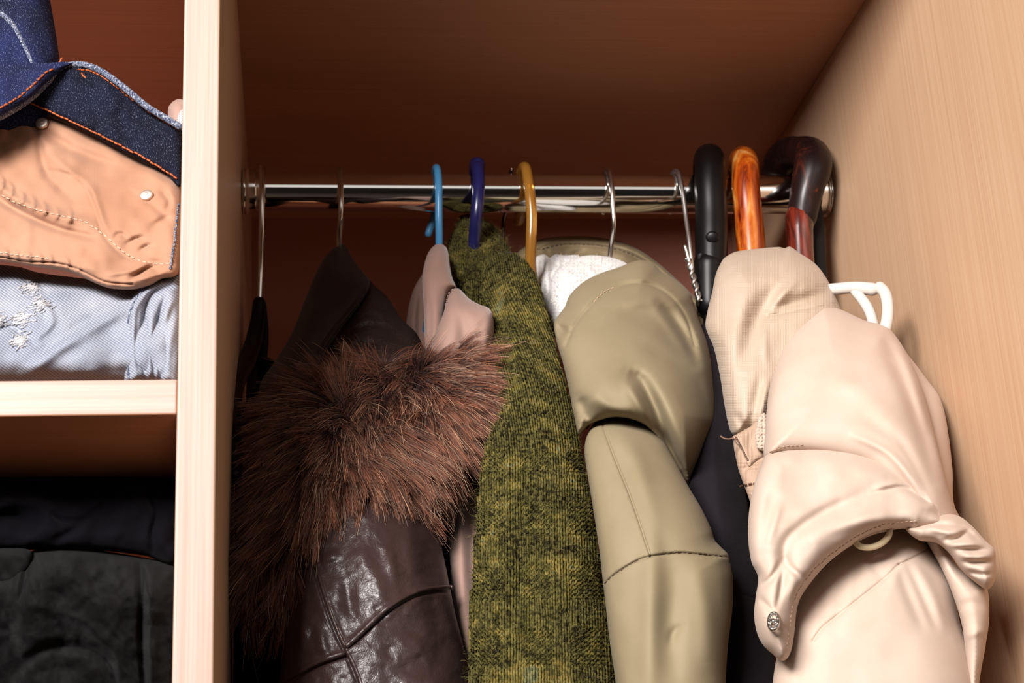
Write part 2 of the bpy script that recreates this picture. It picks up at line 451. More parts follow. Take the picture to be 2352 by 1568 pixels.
M['taupe'] = fabric('taupe_shirt_cloth', lin(178, 140, 124), lin(192, 156, 142), 1500, .22, .75, .3)
M['taupe_thread'] = plain('pale_thread', lin(222, 196, 184), .7)
M['olive'] = fabric('olive_coated_cloth', lin(162, 146, 114), lin(168, 152, 121), 2400, .05, .68, .03, .2, 30)
M['olive_dark'] = fabric('olive_hood_cloth', lin(136, 118, 88), lin(148, 130, 98), 1800, .1, .6, .05)
M['olive_thread'] = plain('olive_thread', lin(90, 70, 48), .7)
M['charcoal'] = fabric('charcoal_cloth', lin(34, 29, 34), lin(40, 35, 40), 1500, .35, .85, .03, .1)
M['black_cloth'] = fabric('black_coat_cloth', lin(9, 8, 9), lin(13, 11, 12), 1100, .3, .95, .0, .03)
M['navy_tee'] = fabric('black_jersey', lin(13, 11, 16), lin(17, 15, 21), 2600, .2, .95, .03, .05)
M['fleece'] = fabric('black_fleece', lin(11, 9, 10), lin(19, 17, 17), 3000, .7, 1.0, .05, .02, 120)
M['beige'] = fabric('beige_shell_cloth', lin(230, 204, 184), lin(236, 212, 194), 2600, .05, .75, .05, .15, 30)
M['mesh'] = fabric('beige_lining_cloth', lin(216, 192, 168), lin(224, 200, 178), 1100, .35, .5, .1, .4, 30)
M['beige_strap'] = fabric('beige_strap_cloth', lin(206, 172, 146), lin(214, 182, 156), 1300, .4, .6, .1, .4, 30)
M['velcro'] = fabric('velcro_cloth', lin(230, 204, 182), lin(240, 216, 196), 500, 1.0, .9, .1, .2, 300)
M['beige_thread'] = plain('beige_thread', lin(206, 172, 144), .7)
M['brown_thread'] = plain('brown_thread', lin(120, 84, 64), .7)
M['tan'] = fabric('tan_pocket_cloth', lin(188, 136, 106), lin(200, 151, 122), 1900, .2, .8, .15, .25, 18)
M['tan_thread'] = plain('tan_thread_pale', lin(236, 204, 178), .7)
M['orange_thread'] = plain('orange_thread', lin(196, 92, 28), .6)
M['sherpa'] = fabric('white_fleece', lin(254, 250, 246), lin(255, 253, 250), 500, .5, .95, .3, .1, 200)
M['knit_base'] = fabric('dark_green_wool', lin(26, 25, 10), lin(38, 36, 15), 700, .4, .95, .1)
def denim(name, stops, fleck, tw, amt):
    k = NT(name)
    wv = k.n('ShaderNodeTexWave', _wave_type='BANDS', Scale=1.0, Distortion=1.2, Detail=2.0); wv.inputs['Detail Scale'].default_value = 1.5
    k.l(k.coord(True, (tw, tw, tw), -.95), wv.inputs['Vector'])
    b = k.ramp(k.noise(k.coord(False), 16, 5, .6), stops)
    fl = k.noise(k.coord(True, (1700, 900, 800), .4), 1.0, 2, .7)
    f2 = k.ramp(fl, [(.58, (0, 0, 0, 1)), (.70, (1, 1, 1, 1))])
    c = k.mix(k.math('MULTIPLY', wv.outputs['Fac'], amt), b, fleck)
    c = k.mix(k.math('MULTIPLY', f2, .6), c, fleck)
    k.col(c); k.bump(k.math('ADD', wv.outputs['Fac'], fl), .5, .0006); k.set(.9, .1); return k.m
M['denim_dark'] = denim('dark_blue_denim', [(.35, lin(12, 15, 38)), (.6, lin(27, 36, 84))], lin(150, 160, 196), 420, .07)
M['denim_inner'] = denim('navy_denim', [(.35, lin(9, 10, 20)), (.65, lin(19, 22, 46))], lin(140, 146, 170), 420, .04)
M['denim_light'] = denim('faded_blue_denim', [(.3, lin(84, 98, 130)), (.5, lin(122, 134, 160)), (.7, lin(168, 174, 188))], lin(226, 224, 226), 235, .60)
def worn_edge():
    k = NT('worn_denim_edge'); co = k.coord(False, (900, 900, 900)); f = k.noise(co, 1.0, 3, .7)
    k.col(k.ramp(f, [(.36, lin(44, 50, 74)), (.5, lin(104, 112, 138)), (.66, lin(206, 208, 216))])); k.bump(f, .8, .0008); k.set(.9, .1); return k.m
M['denim_edge'] = worn_edge()
M['fray'] = fabric('white_frayed_cotton', lin(206, 204, 208), lin(226, 224, 226), 800, .9, .9, .2, .2, 300)
M['silver'] = chrome('matte_silver', lin(225, 208, 196), .5)
def furmat(name, root, tip, rough=.5):
    k = NT(name); hi = k.n('ShaderNodeHairInfo')
    vary = k.ramp(hi.outputs['Random'], [(0, (.35, .33, .33, 1)), (.7, (.9, .88, .86, 1)), (1, (2.3, 2.1, 1.95, 1))])
    k.col(k.mix(1.0, k.ramp(hi.outputs['Intercept'], [(0, root), (.25, root), (.85, tip), (1, tip)]), vary, 'MULTIPLY')); k.set(rough, .35); return k.m
M['fur'] = furmat('brown_fox_fur', lin(58, 32, 25), lin(166, 106, 80))
M['guard'] = furmat('pale_guard_hair', lin(80, 50, 38), lin(196, 158, 130))
M['fuzz_green'] = furmat('green_wool_fuzz', lin(80, 78, 34), lin(140, 132, 70), .7)
M['fuzz_white'] = furmat('white_wool_fuzz', lin(236, 228, 220), lin(250, 244, 238), .8)
def yarn():
    k = NT('variegated_green_yarn'); g = k.n('ShaderNodeNewGeometry')
    mp = k.n('ShaderNodeMapping'); mp.inputs['Scale'].default_value = (60, 60, 75); k.l(g.outputs['Position'], mp.inputs[0])
    c = k.ramp(k.noise(mp.outputs[0], 1.0, 3, .6), [(.38, lin(32, 27, 14)), (.48, lin(56, 50, 24)), (.56, lin(98, 92, 46)), (.63, lin(158, 134, 66)), (.70, lin(134, 140, 104))])
    mp2 = k.n('ShaderNodeMapping'); mp2.inputs['Scale'].default_value = (400, 400, 400); k.l(g.outputs['Position'], mp2.inputs[0])
    f = k.noise(mp2.outputs[0], 1.0, 2)
    c = k.mix(.5, c, k.ramp(f, [(.40, lin(30, 26, 14)), (.62, lin(140, 130, 72))])); k.col(c)
    k.bump(f, .6, .0005); k.set(.9, .08); return k.m
M['yarn'] = yarn()

# ------------------------------------------------------------------ wardrobe
EX, EZ = EYE[0], EYE[2]
XD0, XD1 = -.0567, -.0380            # divider faces
XR, YF, YB = .4143, .7606, 1.376     # right side, front, back
ZC = .605 + EZ; ZS0, ZS1 = .2312 + EZ, .2492 + EZ; ZL = .052 + EZ; XL = -.62
wr = empty('wardrobe', (0, YF, 0), 'light wood laminate wardrobe holding the clothes rail and the folded clothes shelves', 'wardrobe')
box('divider_panel', (XD0, YF, .06), (XD1, YB, ZC), M['wood_v_lit'], wr, .0012, M['band_v'])
box('side_panel', (XR, YF - .01, .0), (XR + .018, YB, 2.25), M['wood_v_lit'], wr, .0012, M['band_v'])
box('side_panel', (XL - .018, YF, .0), (XL, YB, 2.25), M['wood_v_lit'], wr, .0012, M['band_v'])
box('top_panel', (XL, YF, ZC), (XR, YB, ZC + .018), M['wood_x_shaded'], wr, .0012, M['band_x'])
box('bottom_panel', (XL, YF, .042), (XR, YB, .06), M['wood_x_shaded'], wr, .0012, M['band_x'])
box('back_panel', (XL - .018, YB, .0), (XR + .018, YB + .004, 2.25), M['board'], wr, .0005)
box('shelf', (XL, YF + .001, ZS0), (XD0, YB, ZS1), M['wood_x_shaded'], wr, .0012, M['band_x'])
box('shelf', (XL, YF + .001, ZL - .018), (XD0, YB, ZL), M['wood_x_shaded'], wr, .0012, M['band_x'])
flr = box('floor', (-2.5, -2.0, -.02), (2.5, 2.2, 0), plain('dark_floor', lin(60, 50, 44), .8, .2), None, .0005); tag(flr, kind='structure')

# ------------------------------------------------------------------ rail
RY = 1.1051; rc = P(1300, 444, RY); RZ = rc[2]; RR = .0150
rail = empty('clothes_rail', (XD1, RY, RZ), 'round chrome clothes rail spanning the hanging compartment', 'rail')
tube('rail_tube', [(x, RY, RZ) for x in np.linspace(XD1 + .003, XR - .003, 30)], RR, M['chrome'], rail, 48)
for xa, sg in ((XD1, 1), (XR, -1)):
    tube('flange', [(xa + sg * t, RY, RZ) for t in (.0012, .002, .003)], .0172, M['chrome'], rail, 40, cap=.08)
    f = tube('socket', [(xa + sg * t, RY, RZ) for t in (.003, .006, .010, .0105)], .0166, M['chrome'], rail, 40, cap=.1)

# ------------------------------------------------------------------ hangers
def hook(name, pts, r, mat, parent, n=12, samples=70):
    p = np.array([P(*q[:3]) for q in pts]); rr = np.array([r if len(q) < 4 else q[3] for q in pts])
    return tube(name, p, rr, mat, parent, n, samples)
def rod_arc(x_top, x_front, r, turn=0.0):
    """hook points that ride on top of the rail: from the back tip over the top to the front, world coordinates"""
    R0 = RR + r + .0006; out = []
    for a in np.radians([205, 175, 145, 118, 90, 62, 35, 5]):
        out.append((x_top + (x_front - x_top) * (math.cos(a) + .2) * .5 , RY - (R0 + .0035 * abs(math.cos(a))) * math.cos(a), RZ + R0 * math.sin(a)))
    return out
def wire_hanger(kind, top, front, label, r, mat, neck, group=None, bodymat=None, nr=12, tip=0.0):
    """hook that rides over the rail; top and front are pixels of the crown and of the stem line"""
    e = empty(kind, P(front[0][0], front[0][1], RY - .02), label, 'clothes hanger', group)
    xt = float(P(top[0], 400, RY)[0]); xf = float(P(front[0][0], front[0][1], RY - RR - r)[0])
    arc = rod_arc(xt, xf, r)
    if tip: arc = [(arc[0][0] - tip * .3, arc[0][1] + .004, arc[0][2] - tip)] + arc
    pts = arc + [tuple(P(*q)) for q in front[1:]]
    rr = [r] * len(pts)
    tube('hook', pts, rr, mat, e, nr, 90)
    return e
def shoulders(parent, neck, mat, front_end, r=.005, drop=.05):
    """hanger arms running front and back from the neck, mostly inside the garment"""
    n_ = np.array(neck)
    f = [n_, n_ + np.array([0, -.015, -.012]), n_ + np.array([0, -.03, -.05])]
    b = [n_, n_ + np.array([0, .07, -.03]), n_ + np.array([0, .13, -.07])]
    tube('arm', f, [r, r, r * .8], mat, parent, 12, 14); tube('arm', b, [r, r, r * .8], mat, parent, 12, 14)

# black hanger at the far left
bh = empty('coat_hanger', P(595, 690, 1.10), 'black hanger with a long metal hook, hanging furthest left beside the divider', 'clothes hanger')
xt = float(P(603, 385, RY)[0]); xf = float(P(602, 450, RY - .017)[0])
tube('hook', rod_arc(xt, xf, .0022) + [tuple(P(601, 520, 1.085)), tuple(P(599, 600, 1.095)), tuple(P(596, 700, 1.10))], .0021, M['steel'], bh, 12, 90)
hook('arm', [(595, 694, 1.10, .0044), (592, 730, 1.099, .005), (584, 775, 1.092, .0058), (568, 825, 1.07, .0062), (548, 862, 1.04, .0064), (533, 905, 1.01, .0068), (531, 950, .985, .0068), (533, 1010, .965, .0064), (540, 1090, .955, .0058)], .005, M['black_plastic'], bh, 16)
hook('arm', [(598, 700, 1.102, .0044), (598, 760, 1.105, .006), (592, 830, 1.13, .0068), (586, 900, 1.17, .0068), (580, 980, 1.2, .006)], .005, M['velvet'], bh, 16)
hook('crossbar', [(545, 965, .975, .004), (565, 962, 1.05, .004), (583, 960, 1.16, .004)], .004, M['velvet'], bh, 10)
# coat hanger carrying the leather coat
ch = wire_hanger('coat_hanger', (779, 380), [(783, 430), (782, 500, 1.084), (779, 545, 1.095), (777, 600, 1.105)], 'steel hook hanger rising from the dark brown leather coat collar', .0020, M['steel'], None)
shoulders(ch, P(777, 640, 1.105), M['velvet'], None)
bl = wire_hanger('coat_hanger', (1000, 372), [(1006, 430), (1008, 500, 1.083), (1009, 550, 1.088), (1008, 600, 1.094), (1004, 650, 1.10)], 'light blue plastic hanger holding the taupe shirt', .0028, M['blue_plastic'], None, tip=.016)
hook('arm', [(1004, 640, 1.100, .0028), (994, 690, 1.115, .0030), (982, 740, 1.13, .0030), (975, 800, 1.15, .003)], .003, M['blue_plastic'], bl)
nv = wire_hanger('coat_hanger', (1095, 345), [(1096, 430), (1094, 500, 1.080), (1090, 540, 1.088), (1088, 580, 1.095)], 'navy blue plastic hanger above the green knit sweater', .0046, M['navy_plastic'], None, tip=.010)
# shrink-wrap sleeve round the crown of the navy hook
xt_ = float(P(1095, 345, RY)[0])
tube('sleeve', [(xt_ - .0003 * k, RY - .0218 * math.cos(a), RZ + .0218 * math.sin(a)) for k, a in enumerate(np.radians([148, 125, 100, 75, 50]))], [.0052, .0060, .0057, .0061, .0053], M['navy_plastic'], nv, 14)
dw = wire_hanger('coat_hanger', (1165, 400), [(1164, 430), (1163, 500, 1.115), (1155, 560, 1.12), (1150, 610, 1.125)], 'thin dark wire hanger mostly hidden behind the green knit sweater', .0017, M['darkwire'], None)
dw.location = P(1160, 500, 1.13)
bpy.data.objects.remove([o for o in dw.children][0])
xd = float(P(1162, 440, 1.13)[0])
keep(tube('hook', [(xd + .001, RY - .006, RZ + .0172), (xd + .001, RY + .006, RZ + .0170), (xd, RY + .0165, RZ + .008), (xd, RY + .019, RZ - .004), tuple(P(1161, 490, 1.128)), tuple(P(1155, 550, 1.128)), tuple(P(1151, 620, 1.126))], .0016, M['darkwire'], None, 10, 40), dw)
am = wire_hanger('coat_hanger', (1200, 382), [(1212, 430), (1221, 490, 1.080), (1220, 550, 1.083), (1219, 600, 1.088), (1222, 640, 1.094)], 'amber translucent plastic hanger in front of the white fleece lining', .0040, M['amber'], None, tip=.004)
hook('arm', [(1222, 636, 1.094, .004), (1236, 680, 1.12, .004), (1252, 740, 1.15, .004)], .004, M['amber'], am)
cw = wire_hanger('coat_hanger', (1390, 392), [(1402, 430), (1408, 480, 1.083), (1410, 520, 1.086), (1404, 560, 1.096), (1398, 640, 1.105)], 'chrome wire hanger holding the olive parka', .0019, M['steel'], None)
shoulders(cw, P(1398, 660, 1.115), M['velvet'], None, .004)
# galvanised wire hanger with twisted neck
zw = wire_hanger('coat_hanger', (1545, 390), [(1562, 430), (1576, 500, 1.078), (1584, 560, 1.072), (1590, 620, 1.07)], 'bent galvanised wire hanger with a twisted neck, left of the black umbrella handle', .0017, M['zinc'], None)
tw = []
for s_ in (0, 1):
    q = []
    for t in np.linspace(0, 1, 50):
        px, py = 1581 + 26 * t, 595 + 95 * t; a = t * 2 * math.pi * 2.4 + s_ * math.pi
        q.append(P(px + 4.6 * math.cos(a), py, 1.07 - .0016 * math.sin(a)))
    tw.append((q, .00115))
tw.append(([P(1574, 566, 1.069), P(1579, 585, 1.069), P(1583, 600, 1.069)], .0014))
tw.append(([P(1603, 682, 1.07), P(1607, 700, 1.075), P(1606, 720, 1.085)], .0014))
many_tubes('twisted_neck', tw, M['zinc'], zw, 8)
# white hanger beside the right panel
wh = empty('coat_hanger', P(1960, 670, .955), 'white plastic hanger poking out between the beige coat and the right panel', 'clothes hanger')
hook('arm', [(1880, 668, .975), (1925, 663, .962), (1965, 660, .955), (2004, 664, .950, .0044)], .0040, M['white_plastic'], wh)
hook('brace', [(1962, 668, .956, .003), (1982, 690, .952), (1997, 715, .950), (2006, 745, .950), (2010, 790, .952)], .0036, M['white_plastic'], wh)
hook('loop', [(2021, 660, .948), (2032, 672, .944), (2039, 702, .940), (2038, 735, .938), (2030, 770, .938)], .0040, M['white_plastic'], wh)

# ------------------------------------------------------------------ umbrellas hooked over the rail
def crook(name, parent, r, mat, px, rows, backdrop=.05, lean=0.0, n=20, flat=None):
    pass
ub = empty('umbrella', P(1632, 640, 1.078), 'black curved umbrella handle with a round push button hooked over the rail', 'umbrella')
def over(xa, xb, r, R0, a0=178, a1=0, k=12, rs=None):
    out = []
    for i, a in enumerate(np.radians(np.linspace(a0, a1, k))):
        t = i / (k - 1); out.append((xa + (xb - xa) * t, RY - R0 * math.cos(a), RZ + R0 * math.sin(a)))
    return out
xa = float(P(1634, 380, 1.12)[0]); xb = float(P(1634, 440, 1.078)[0])
r0 = .0118; arc = over(xa, xb, r0, RR + r0 + .0008)
front = [tuple(P(1634, y, 1.0775)) for y in (500, 540, 575, 604)]
back0 = [(arc[0][0], arc[0][1], arc[0][2] - .03)]
tube('handle', back0 + arc + front, [r0 * .9] + [r0 * (.9 + .1 * i / 11) for i in range(12)] + [.0122, .0124, .0122, .0118], M['black_plastic'], ub, 28, 60)
tube('button', [P(1636, 546, 1.0655 + d) for d in (.004, .001, -.0008)], [.0052, .0050, .0044], M['black_plastic'], ub, 24, cap=.2)
tube('collar', [P(1630, y, 1.0775) for y in (607, 612, 618, 640, 672, 700)], [.0121, .0122, .0120, .0116, .0110, .0100], M['black_plastic'], ub, 28)
tube('shaft', [P(1627, y, 1.078) for y in (700, 800, 1000, 1300, 1700)], .0040, M['black_plastic'], ub, 12)
uo = empty('umbrella', P(1722, 600, 1.075), 'orange varnished wooden umbrella handle between the black and dark brown handles', 'umbrella')
xa = float(P(1708, 380, 1.12)[0]); xb = float(P(1716, 440, 1.078)[0]); r0 = .0112; arc = over(xa, xb, r0, RR + r0 + .0008)
tube('handle', [(arc[0][0], arc[0][1], arc[0][2] - .035)] + arc + [tuple(P(1720, 500, 1.0775)), tuple(P(1723, 540, 1.0775)), tuple(P(1726, 580, 1.0775)), tuple(P(1728, 640, 1.0775))],
     [.0085] + [.0098 + .0008 * i / 11 for i in range(12)] + [.0106, .0108, .0108, .0104], M['orange_wood'], uo, 28, 60)
tube('shaft', [P(1728, y, 1.0775) for y in (645, 800, 1000, 1300, 1700)], .0045, M['black_plastic'], uo, 12)
ud = empty('umbrella', P(1838, 620, 1.07), 'dark brown wooden umbrella handle with a flared end, nearest the right panel', 'umbrella')
pts = [(1786, 455, 1.150, .0085), (1782, 425, 1.148, .0118), (1786, 385, 1.142, .0130), (1802, 358, 1.128, .0132), (1835, 350, 1.105, .0126), (1864, 360, 1.080, .0142), (1866, 388, 1.066, .0142), (1857, 425, 1.066, .0128), (1848, 465, 1.068, .0118), (1842, 500, 1.069, .0110)]
tube('handle', [P(*q[:3]) for q in pts], [q[3] for q in pts], M['brown_wood'], ud, 28, 60)
tube('ferrule', [P(x, y, 1.069) for x, y in ((1838, 498), (1836, 530), (1838, 570), (1841, 620), (1842, 680))], [.0110, .0102, .0098, .0098, .0100], M['red_wood'], ud, 28)
tube('canopy', [P(1868, y, 1.088) for y in (470, 520, 600, 700, 900, 1300)], [.006, .0085, .0095, .011, .014, .018], M['velvet'], ud, 20)

# ------------------------------------------------------------------ helper for a garment
def garment(name, at, label, cat, group=None): return empty(name, at, label, cat, group)
LIMR = [(0, 1, XR - .0015)]            # stay left of the right panel
LIML = [(0, -1, XD1 + .0015)]          # stay right of the divider
LIMD = [(0, 1, XD0 - .0010), (2, -1, ZS1 + .0006)]   # stay on the shelf, left of the divider
LIMB = [(0, 1, XD0 - .0010), (2, -1, ZL + .0006)]

# ------------------------------------------------------------------ beige coat
bc = garment('coat', P(1900, 1200, .95), 'beige padded coat with a hood and snap flap, hanging furthest right', 'coat')
sl = Cloth([(1800, 1420), (1850, 1350), (1930, 1270), (2010, 1215), (2100, 1195), (2150, 1240), (2185, 1330), (2205, 1430), (2228, 1500), (2245, 1568), (2262, 1700), (2270, 1850), (1755, 1850), (1775, 1568), (1785, 1500)],
           [(1190, .895), (1400, .868), (1568, .858), (1850, .85)], T=.040, R=170, step=6,
           folds=[([(1868, 1470), (1890, 1440), (1960, 1385), (2035, 1325), (2064, 1296)], 5, -.0016, 's'), ([(2064, 1296), (2095, 1282), (2130, 1262)], 4, -.0016, 's'),
                  ([(1868, 1470), (1850, 1560), (1842, 1700)], 22, -.002), ([(2064, 1300), (2085, 1360), (2120, 1440)], 13, -.0026), ([(2100, 1290), (2140, 1360), (2170, 1440)], 12, .0024),
                  ([(2085, 1300), (2110, 1350), (2150, 1440)], 10, -.0022), ([(1985, 1270), (2005, 1300), (2030, 1330)], 10, -.0016), ([(1935, 1330), (1925, 1400), (1920, 1450)], 14, -.0016), ([(1990, 1240), (1975, 1290), (1965, 1370)], 12, -.0012)],
           noise=[(130, .0022, 1), (60, .0008, 2)], lim=LIMR)
sl.build('sleeve', M['beige'], bc)
rb = Cloth([(2060, 790), (2090, 820), (2130, 872), (2160, 915), (2176, 980), (2188, 1080), (2192, 1160), (2225, 1230), (2200, 1330), (2150, 1330), (2100, 1200), (2050, 1000)],
           [(780, .965), (1000, .92), (1200, .90), (1330, .895)], T=.020, R=70, noise=[(80, .0016, 3)], lim=LIMR, step=7,
           folds=[([(2100, 860), (2130, 960), (2150, 1080)], 16, -.003)])
rb.build('back_panel', M['beige'], bc)
fl2 = Cloth([(2110, 1205), (2150, 1195), (2200, 1300), (2250, 1335), (2268, 1352), (2272, 1420), (2264, 1480), (2250, 1560), (2240, 1640), (2225, 1600), (2212, 1450), (2190, 1370), (2160, 1300)],
            [(1195, .868), (1400, .850), (1640, .853)], T=.017, R=42, step=6, lim=LIMR, noise=[(40, .0010, 4)],
            folds=[([(2200, 1470), (2240, 1452), (2262, 1450)], 9, .0022), ([(2190, 1400), (2230, 1385), (2262, 1392)], 12, -.0018)])
fl2.build('storm_flap', M['beige'], bc)
hl = Cloth([(1655, 605), (1664, 592), (1690, 578), (1740, 571), (1790, 567), (1802, 570), (1814, 566), (1835, 580), (1875, 608), (1905, 650), (1925, 695), (1934, 722), (1920, 780), (1840, 900), (1775, 985), (1735, 1000), (1690, 1002), (1676, 985), (1664, 930), (1655, 870), (1640, 800), (1621, 752), (1625, 715), (1636, 670), (1644, 630)],
           [(560, 1.005), (650, .975), (760, .962), (900, .945), (1010, .935)], T=.036, R=95, step=5, noise=[(110, .003, 5), (45, .0008, 6)],
           folds=[([(1792, 650), (1770, 680), (1738, 730), (1715, 800), (1700, 850)], 24, -.0085), ([(1905, 668), (1850, 690), (1800, 705), (1764, 722)], 19, -.0090),
                  ([(1720, 640), (1700, 720), (1690, 820), (1700, 930)], 30, .005), ([(1830, 640), (1800, 672), (1768, 716)], 12, .0050), ([(1756, 728), (1758, 800), (1765, 850)], 9, .0022),
                  ([(1764, 724), (1800, 718), (1850, 708), (1890, 704)], 4, -.0016, 's'), ([(1745, 870), (1735, 920), (1720, 985)], 12, -.0040), ([(1690, 950), (1705, 975), (1730, 1000)], 9, -.003), ([(1765, 870), (1752, 930), (1740, 985)], 8, .003)])
hl.build('hood_lining', M['mesh'], bc)
lo = Cloth([(1686, 1008), (1720, 990), (1765, 960), (1800, 1100), (1790, 1200), (1730, 1190), (1722, 1150), (1700, 1090), (1692, 1060)], [(960, .925), (1200, .90)], T=.012, R=40, step=5,
           folds=[([(1697, 1122), (1730, 1115), (1752, 1108)], 4, -.0014, 's'), ([(1700, 1090), (1725, 1065), (1760, 1050)], 6, -.003)])
lo.build('lining', M['beige_strap'], bc)
stitches('stitching', lo, [(1700, 1116), (1728, 1110), (1750, 1104)], M['brown_thread'], bc, 7, 4, .0005)
stp = Cloth([(1682, 1004), (1690, 998), (1725, 978), (1752, 955), (1772, 1000), (1768, 1040), (1738, 1058), (1722, 1072), (1712, 1060), (1700, 1030)], [(950, .915), (1075, .905)], T=.004, R=14, step=4,
            folds=[([(1730, 990), (1722, 1020), (1728, 1055)], 10, -.0015)])
stp.build('strap', M['beige_strap'], bc)
stitches('stitching', stp, [(1690, 1004), (1705, 1030), (1720, 1060)], M['brown_thread'], bc, 6, 3, .0006)
vel = Cloth([(1744, 955), (1756, 948), (1764, 960), (1766, 1035), (1752, 1036), (1738, 1028), (1734, 1000), (1737, 975)], [(940, .905), (1040, .900)], T=.0035, R=8, step=3, noise=[(3.2, .0016, 7), (6, .001, 8)])
vel.build('hook_tape', M['velcro'], bc)
tube('thread', [P(x, y, .899) for x, y in ((1656, 1002), (1664, 1007), (1674, 1008), (1684, 1006), (1690, 1009))], .0005, M['thread_brown'], bc, 6)
# outer hood shell
hs = Cloth([(1887, 704), (1905, 703), (1935, 712), (1985, 735), (2035, 749), (2060, 775), (2085, 815), (2110, 870), (2130, 930), (2150, 1010), (2172, 1100), (2200, 1195), (2230, 1260), (2150, 1240), (2080, 1160), (1990, 1080), (1880, 1052), (1790, 1052), (1756, 1052), (1757, 1000), (1760, 950), (1768, 890), (1786, 830), (1815, 775), (1850, 732)],
           [(700, .955), (850, .915), (1000, .885), (1100, .870), (1260, .862)], T=.042, R=110, step=5, lim=LIMR,
           noise=[(150, .003, 9), (60, .0008, 10)],
           folds=[([(2035, 770), (2050, 820), (2085, 900), (2120, 1000), (2150, 1100)], 17, -.0062), ([(2070, 800), (2100, 880), (2128, 980)], 12, .003), ([(1990, 960), (2060, 1010), (2110, 1090), (2140, 1170)], 16, -.0035),
                  ([(1960, 1000), (2040, 1040), (2100, 1110), (2125, 1160)], 9, .0030), ([(1830, 880), (1900, 870), (1980, 900), (2040, 960)], 26, .0028), ([(1850, 950), (1950, 955), (2020, 985)], 20, -.0012)])
hs.build('hood_shell', M['beige'], bc)
# collar flap below the curved seam
cf = Cloth([(1757, 1046), (1772, 1034), (1800, 1025), (1850, 1019), (1905, 1019), (1960, 1028), (2020, 1046), (2070, 1070), (2110, 1105), (2150, 1150), (2182, 1192), (2214, 1200), (2212, 1216), (2160, 1212), (2128, 1218), (2100, 1222), (2080, 1214), (2055, 1216), (2000, 1230), (1950, 1256), (1905, 1290), (1868, 1330), (1840, 1370), (1830, 1400), (1825, 1450), (1817, 1495), (1806, 1514), (1792, 1516), (1775, 1502), (1752, 1480), (1738, 1450), (1732, 1410), (1736, 1370), (1741, 1325), (1726, 1290), (1719, 1240), (1720, 1180), (1730, 1120), (1745, 1075)],
           [(1010, .877), (1100, .862), (1250, .842), (1520, .832)], T=.030, R=52, step=4.5, lim=LIMR,
           noise=[(75, .0026, 11), (34, .0010, 12)],
           folds=[([(1800, 1400), (1802, 1350), (1800, 1300), (1810, 1240), (1870, 1190), (1950, 1150), (2000, 1130)], 16, -.0058), ([(1995, 1133), (2060, 1118), (2085, 1122), (2130, 1150), (2165, 1190)], 7, -.0028), ([(2000, 1128), (2040, 1114), (2085, 1112), (2120, 1130)], 7, .0024),
                  ([(1802, 1275), (1812, 1300), (1848, 1330)], 9, -.0045), ([(1795, 1290), (1770, 1330), (1745, 1345)], 8, -.0045), ([(1742, 1372), (1765, 1395), (1776, 1412)], 7, -.0032), ([(1800, 1310), (1792, 1360), (1782, 1400)], 7, -.0034),
                  ([(2210, 1200), (2150, 1182), (2128, 1176)], 10, -.0062), ([(2135, 1160), (2160, 1150), (2175, 1170)], 9, .004),
                  ([(1775, 1120), (1765, 1180), (1755, 1260)], 16, -.0028), ([(1790, 1160), (1775, 1210), (1762, 1250)], 10, .0025), ([(1858, 1240), (1920, 1210), (2000, 1190), (2080, 1190)], 18, .0042), ([(1820, 1450), (1790, 1440), (1784, 1460)], 6, -.0014), ([(1880, 1100), (1950, 1085), (2040, 1100)], 26, .0030)])
cf.build('collar_flap', M['beige'], bc)
stitches('stitching', cf, [(1808, 1490), (1814, 1440), (1820, 1395), (1834, 1356), (1866, 1312), (1910, 1272), (1955, 1240), (2005, 1213), (2060, 1200), (2110, 1196)], M['beige_thread'], bc, 6, 5, .0003)
stitches('stitching', hs, [(1768, 1038), (1800, 1026), (1850, 1020)], M['beige_thread'], bc, 6, 5, .0003)
# the rolled end of the flap on the right
rl = Cloth([(2080, 1214), (2100, 1200), (2130, 1182), (2170, 1178), (2205, 1186), (2235, 1210), (2262, 1240), (2284, 1262), (2287, 1290), (2286, 1330), (2272, 1352), (2258, 1350), (2215, 1315), (2180, 1270), (2150, 1246), (2110, 1240)],
           [(1178, .852), (1260, .836), (1355, .834)], T=.024, R=38, step=4, lim=LIMR, noise=[(28, .0012, 13)],
           folds=[([(2120, 1205), (2160, 1203), (2210, 1208), (2232, 1222)], 5, -.0040), ([(2170, 1240), (2200, 1236), (2222, 1222), (2250, 1240)], 6, -.0052), ([(2200, 1262), (2230, 1262), (2272, 1262)], 6, -.0046),
                  ([(2212, 1290), (2240, 1292), (2278, 1290)], 6, -.0046), ([(2226, 1312), (2250, 1318), (2276, 1318)], 5, -.0038), ([(2206, 1275), (2240, 1278), (2280, 1276)], 6, .0028), ([(2140, 1215), (2180, 1222), (2215, 1214)], 7, .0036), ([(2180, 1252), (2215, 1250), (2256, 1248)], 6, .003)])
rl.build('rolled_flap', M['beige'], bc)
